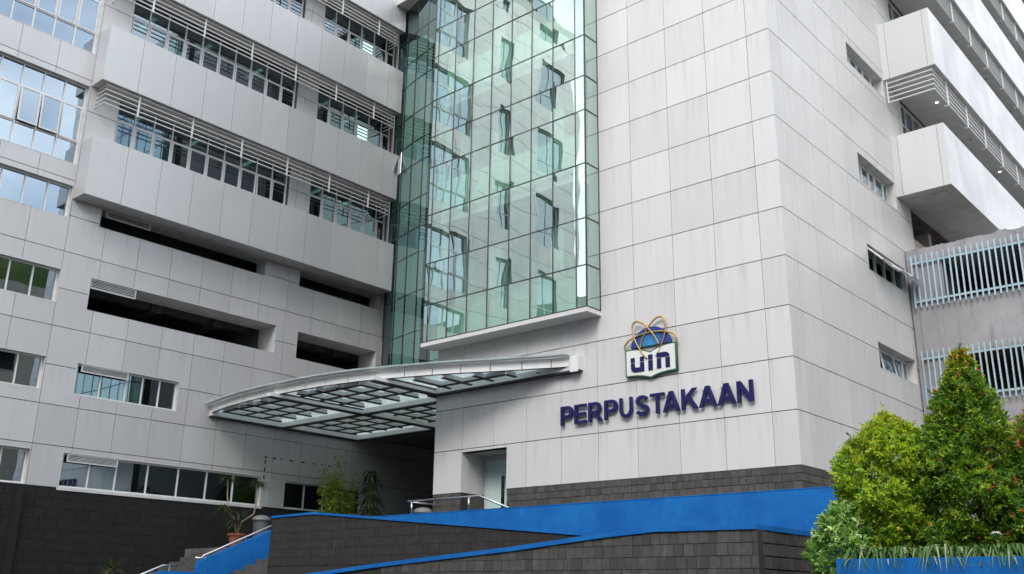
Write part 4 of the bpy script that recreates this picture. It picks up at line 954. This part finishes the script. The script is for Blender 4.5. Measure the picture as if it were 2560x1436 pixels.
# strap-leaved border along the planter edge
r = np.random.default_rng(5); PP, DD, LL, CC = [], [], [], []
Vs, Fs, Cs = [], [], []
for k in range(1900):
    x = r.uniform(3.95, 7.2); y = r.uniform(-7.54, -7.0); a = r.uniform(0, 2 * np.pi); ln_ = r.uniform(.15, .33); hgt = r.uniform(.06, .25); wd = r.uniform(.010, .019); cbase = np.array([(.05, .13, .025), (.07, .17, .035), (.11, .21, .05), (.30, .36, .20)][r.integers(0, 4)]) * r.uniform(.8, 1.2)
    d = np.array([math.cos(a), math.sin(a) - .35, 0]); d /= np.linalg.norm(d); sdir = np.array([-d[1], d[0], 0]); p0 = np.array([x, y, -2.40]); b0 = len(Vs)
    for s_ in range(6):
        t_ = s_ / 5; q = p0 + d * ln_ * t_ ** 1.2 + np.array([0, 0, hgt * (math.sin(t_ * 3.0) - .55 * t_ ** 3)]); w_ = wd * (1 - t_ ** 3) + .0012
        Vs += [tuple(q + sdir * w_), tuple(q - sdir * w_)]; Cs += [(*cbase, 1)] * 2
    for s_ in range(5): Fs.append((b0 + 2 * s_, b0 + 2 * s_ + 1, b0 + 2 * s_ + 3, b0 + 2 * s_ + 2))
me = bpy.data.meshes.new('lilies'); me.from_pydata(Vs, [], Fs); ca = me.color_attributes.new('leafcol', 'FLOAT_COLOR', 'POINT'); ca.data.foreach_set('color', np.array(Cs).ravel()); me.materials.append(M['leaf'])
tag(link('spider_lilies', me), 'drooping strap-leaved lilies along the blue planter edge', 'plants', None, 'stuff')
fl = thing('lily_flower', (5.72, -7.35, -2.38), 'single white spidery lily flower above the strap leaves', 'flower')
VF = [tube([(5.72, -7.35, -2.38), (5.73, -7.40, -2.06)], .005, 6)]
link('stem', mk(*join(*VF), 'stem', ['sign_green']), fl)
VF = []
for k in range(7):
    a = k * .9; VF.append(tube([(5.73, -7.40, -2.06), (5.73 + .03 * math.cos(a), -7.40 + .03 * math.sin(a), -2.045), (5.73 + .065 * math.cos(a), -7.40 + .065 * math.sin(a), -2.075)], [.003, .005, .001], 5))
link('petals', mk(*join(*VF), 'petals', ['flower']), fl)
pw_ = thing('planter', (5.5, -7.4, GZ), 'blue painted planter wall under the strap-leaved lilies', 'planter')
link('front_wall', boxes([(3.86, 9.5, -7.66, -7.54, GZ, -2.335)], 'front_wall', ['blue_paint']), pw_); link('side_wall', boxes([(3.86, 3.98, -7.538, -5.2, GZ, -2.337)], 'side_wall', ['blue_paint']), pw_)
link('soil', boxes([(3.985, 9.4, -7.538, -4.6, GZ + .02, -2.40)], 'soil', ['soil']), pw_)
link('rear_stone', boxes([(2.46, 9.5, -4.58, -4.46, GZ, -2.2)], 'rear_stone', ['stone_dark']), pw_)
link('side_bed', boxes([(2.47, 3.85, -7.5, -4.6, GZ + .02, -2.75)], 'side_bed', ['soil']), pw_)

# potted dracaena: canes ending in rosettes of narrow leaves
def rosette(c, n_, L, w_, cols, r, droop=.5, up=.6):
    Vs, Fs, Cs = [], [], []
    for k in range(n_):
        a = r.uniform(0, 2 * np.pi); el = r.uniform(-.35, 1.2) * up; ln_ = L * r.uniform(.7, 1.1); d = np.array([math.cos(a) * math.cos(el), math.sin(a) * math.cos(el), math.sin(el)]); sd_ = np.array([-math.sin(a), math.cos(a), 0]); b0 = len(Vs); cc = np.array(cols[r.integers(0, len(cols))]) * r.uniform(.7, 1.3)
        for s_ in range(5):
            t_ = s_ / 4; q = np.array(c) + d * ln_ * t_ + np.array([0, 0, -droop * ln_ * t_ * t_]); ww = w_ * (1 - t_ ** 2) + .0015
            Vs += [tuple(q + sd_ * ww), tuple(q - sd_ * ww)]; Cs += [(*cc, 1)] * 2
        for s_ in range(4): Fs.append((b0 + 2 * s_, b0 + 2 * s_ + 1, b0 + 2 * s_ + 3, b0 + 2 * s_ + 2))
    return Vs, Fs, Cs
def leafmesh(parts, name):
    V, F, Cc = [], [], []
    for v, f, c_ in parts:
        k = len(V); V += v; F += [tuple(i_ + k for i_ in q) for q in f]; Cc += c_
    me = bpy.data.meshes.new(name); me.from_pydata(V, [], F); ca = me.color_attributes.new('leafcol', 'FLOAT_COLOR', 'POINT'); ca.data.foreach_set('color', np.array(Cc).ravel()); me.materials.append(M['leaf']); return me
def pot(parent, c, r0, h):
    V, F = lathe([(r0 * .72, 0), (r0 * .95, h * .82), (r0 * 1.08, h * .83), (r0 * 1.08, h), (r0 * .95, h), (r0 * .9, h * .9)], 24, c); link('pot', mk(V, F, 'pot', ['terracotta'], smooth=False), parent)
dc = np.array([-17.2, -2.5, TZ]); dr_ = thing('potted_dracaena', dc, 'forked dracaena in a terracotta pot at the top of the stairs', 'potted plant')
pot(dr_, tuple(dc), .25, .40); r = np.random.default_rng(8)
heads = [((-.32, -.28, 2.05), [(0, 0, .35), (-.10, -.05, .8), (-.18, -.25, 1.15), (-.30, -.27, 1.5), (-.32, -.28, 2.0)]), ((.22, .48, 1.95), [(0, 0, .35), (.05, .1, .75), (.18, .42, 1.0), (.22, .46, 1.4), (.22, .48, 1.9)]), ((-.02, .02, 1.05), [(0, 0, .35), (-.02, .02, 1.0)]), ((.1, -.25, .75), [(0, 0, .35), (.08, -.2, .7)]), ((-.25, .15, .62), [(0, 0, .35), (-.2, .12, .6)]), ((-.1, -.45, 1.15), [(-.10, -.05, .8), (-.1, -.4, 1.1)])]
DG = [(.035, .06, .022), (.05, .075, .028), (.06, .08, .04)]
link('canes', mk(*join(*[tube([tuple(dc + np.array(p)) for p in P], [.03 - .003 * i for i in range(len(P))], 7) for _, P in heads]), 'canes', ['cane']), dr_)
link('foliage', leafmesh([rosette(dc + np.array(h), 110, .44, .014, DG, r, .45) for h, _ in heads], 'foliage'), dr_)
# bamboo-like leafy plant under the canopy
bc = np.array([-17.45, 1.5, TZ]); bp_ = thing('potted_bamboo', bc, 'bushy yellow-green potted plant below the canopy', 'potted plant'); pot(bp_, tuple(bc), .24, .42)
r = np.random.default_rng(9); stems = []; P_, D_, N_, L_2, C_ = [], [], [], [], []
for k in range(16):
    a = r.uniform(0, 6.28); sp = r.uniform(.15, .72); hgt = r.uniform(1.3, 2.55) if k else 2.75; tipp = bc + np.array([math.cos(a) * sp, math.sin(a) * sp, .4 + hgt]); b0 = bc + np.array([math.cos(a) * .08, math.sin(a) * .08, .35]); mid_ = (b0 + tipp) / 2 + np.array([0, 0, .1]); stems.append(tube([tuple(b0), tuple(mid_), tuple(tipp)], [.012, .009, .004], 6))
    for q in range(230):
        t_ = r.uniform(.12, 1.0); pp = b0 + (tipp - b0) * t_ + r.normal(0, .15, 3) * (1.15 - .5 * t_); P_.append(pp); d = r.normal(0, 1, 3); d[2] = -abs(d[2]) * .5; D_.append(d); N_.append(np.array([0, 0, 1]) + r.normal(0, .4, 3)); L_2.append(r.uniform(.11, .20)); C_.append(np.array([(.16, .20, .03), (.10, .16, .03), (.22, .24, .04), (.06, .11, .025)][r.integers(0, 4)]) * r.uniform(.8, 1.2))
link('stems', mk(*join(*stems), 'stems', ['cane']), bp_); P_ = np.array(P_); link('foliage', leaves(P_, np.array(D_), np.array(N_), np.array(L_2), np.array(L_2) * .28, np.array(C_) * 1.9), bp_)
# drooping palm
pc = np.array([-15.9, 1.6, TZ]); pp_ = thing('potted_palm', pc, 'dark drooping palm in shade beside the bushy potted plant', 'potted plant'); pot(pp_, tuple(pc), .22, .38); r = np.random.default_rng(10)
link('canes', mk(*join(*[tube([tuple(pc + [0, 0, .3]), tuple(pc + [.05 * k - .1, .1 - .05 * k, 1.0 + .35 * k])], .022, 7) for k in range(5)]), 'canes', ['cane']), pp_)
link('foliage', leafmesh([rosette(pc + np.array([.05 * k - .1, .1 - .05 * k, 1.0 + .38 * k]), 48, .66, .034, [(.03, .06, .02), (.05, .09, .03)], r, .95, .8) for k in range(5)], 'foliage'), pp_)
# agave at the foot of the stone plinth
ac = np.array([-18.6, -5.62, -2.16]); ag = thing('agave', ac - [0, 0, .3], 'spiky rosette plant at the foot of the dark plinth', 'plant'); r = np.random.default_rng(12)
link('foliage', leafmesh([rosette(ac, 52, .62, .024, [(.07, .10, .04), (.10, .13, .06)], r, .28, .8)], 'foliage'), ag)
link('stem', mk(*lathe([(.10, 0), (.08, .15), (.05, .34)], 10, tuple(ac - [0, 0, .3])), 'stem', ['bark']), ag)
pbed = struct('planting_bed', boxes([(-19.86, -18.92, -9, -2.62, GZ + .01, -2.45)], 'planting_bed', ['soil']))

# ================================================================== NEIGHBOURS across the court (seen only in reflections)
nb = thing('neighbour_building', (22, 16, GZ), 'cream building across the court seen only in window reflections', 'building')
link('wall', boxes([(17, 29, 1.5, 38, GZ, 16.0), (16.7, 17, 1.5, 38, 3.6, 4.5), (16.7, 17, 1.5, 38, 9.6, 10.5), (16.5, 29.3, 1.3, 38.2, 16.0, 17.0)], 'wall', ['cream']), nb)
for fz in (-2.4, 5.2, 11.2):
    for k in range(8):
        y = 3.0 + 4.2 * k; P = [(y, fz), (y + 2.6, fz), (y + 2.6, fz + 1.8)] + arcpts(y + 1.3, fz + 1.8, 1.3, .7, 0, 180, 8)[1:]
        V, F = prism(P, 16.95, 16.99, 'x'); link('window', fixn(mk(V, F, 'window', ['dark_glass'])), nb)
plain('hill_green', (.10, .14, .045), .95, var=.45, scale=.25)
V, F = prism([(17, 17.0), (29, 17.0)] + arcpts(23, 17.0, 6, 5, 0, 180, 16)[1:-1], 2, 37.5, 'y'); link('vaulted_roof', fixn(mk(V, F, 'vaulted_roof', ['hill_green'])), nb)
sb = thing('street_building', (0, -52, GZ), 'grey building across the street behind the viewer, seen only in reflections', 'building')  # added out of view and sized to block low sky from the walls
link('wall', boxes([(-34, 44, -58, -38, GZ, 18.6), (-34.3, 44.3, -58.3, -37.7, 18.6, 19.4)], 'wall', ['old_concrete']), sb)
for fz in (-2.6, 1.2, 5.0, 8.8, 12.6):
    for k in range(12):
        link('window', boxes([(-30 + 6.2 * k, -26.4 + 6.2 * k, -38.04, -37.98, fz, fz + 1.7)], 'window', ['dark_glass']), sb)
V = []; F = []; nn = 24
for a in range(nn + 1):
    for b_ in range(7):
        y = -10 + 120 * a / nn; hgt = 34 * math.exp(-((a / nn - .38) / .22) ** 2) + 12 * math.exp(-((a / nn - .8) / .18) ** 2); V.append((90 + 40 * b_ / 6, y, GZ + hgt * math.sin(math.pi * b_ / 6) + 1.5 * math.sin(a * 2.3 + b_)))
for a in range(nn):
    for b_ in range(6): F.append((a * 7 + b_, a * 7 + b_ + 1, (a + 1) * 7 + b_ + 1, (a + 1) * 7 + b_))
struct('hill', mk(V, F, 'hill', ['hill_green'], smooth=True))
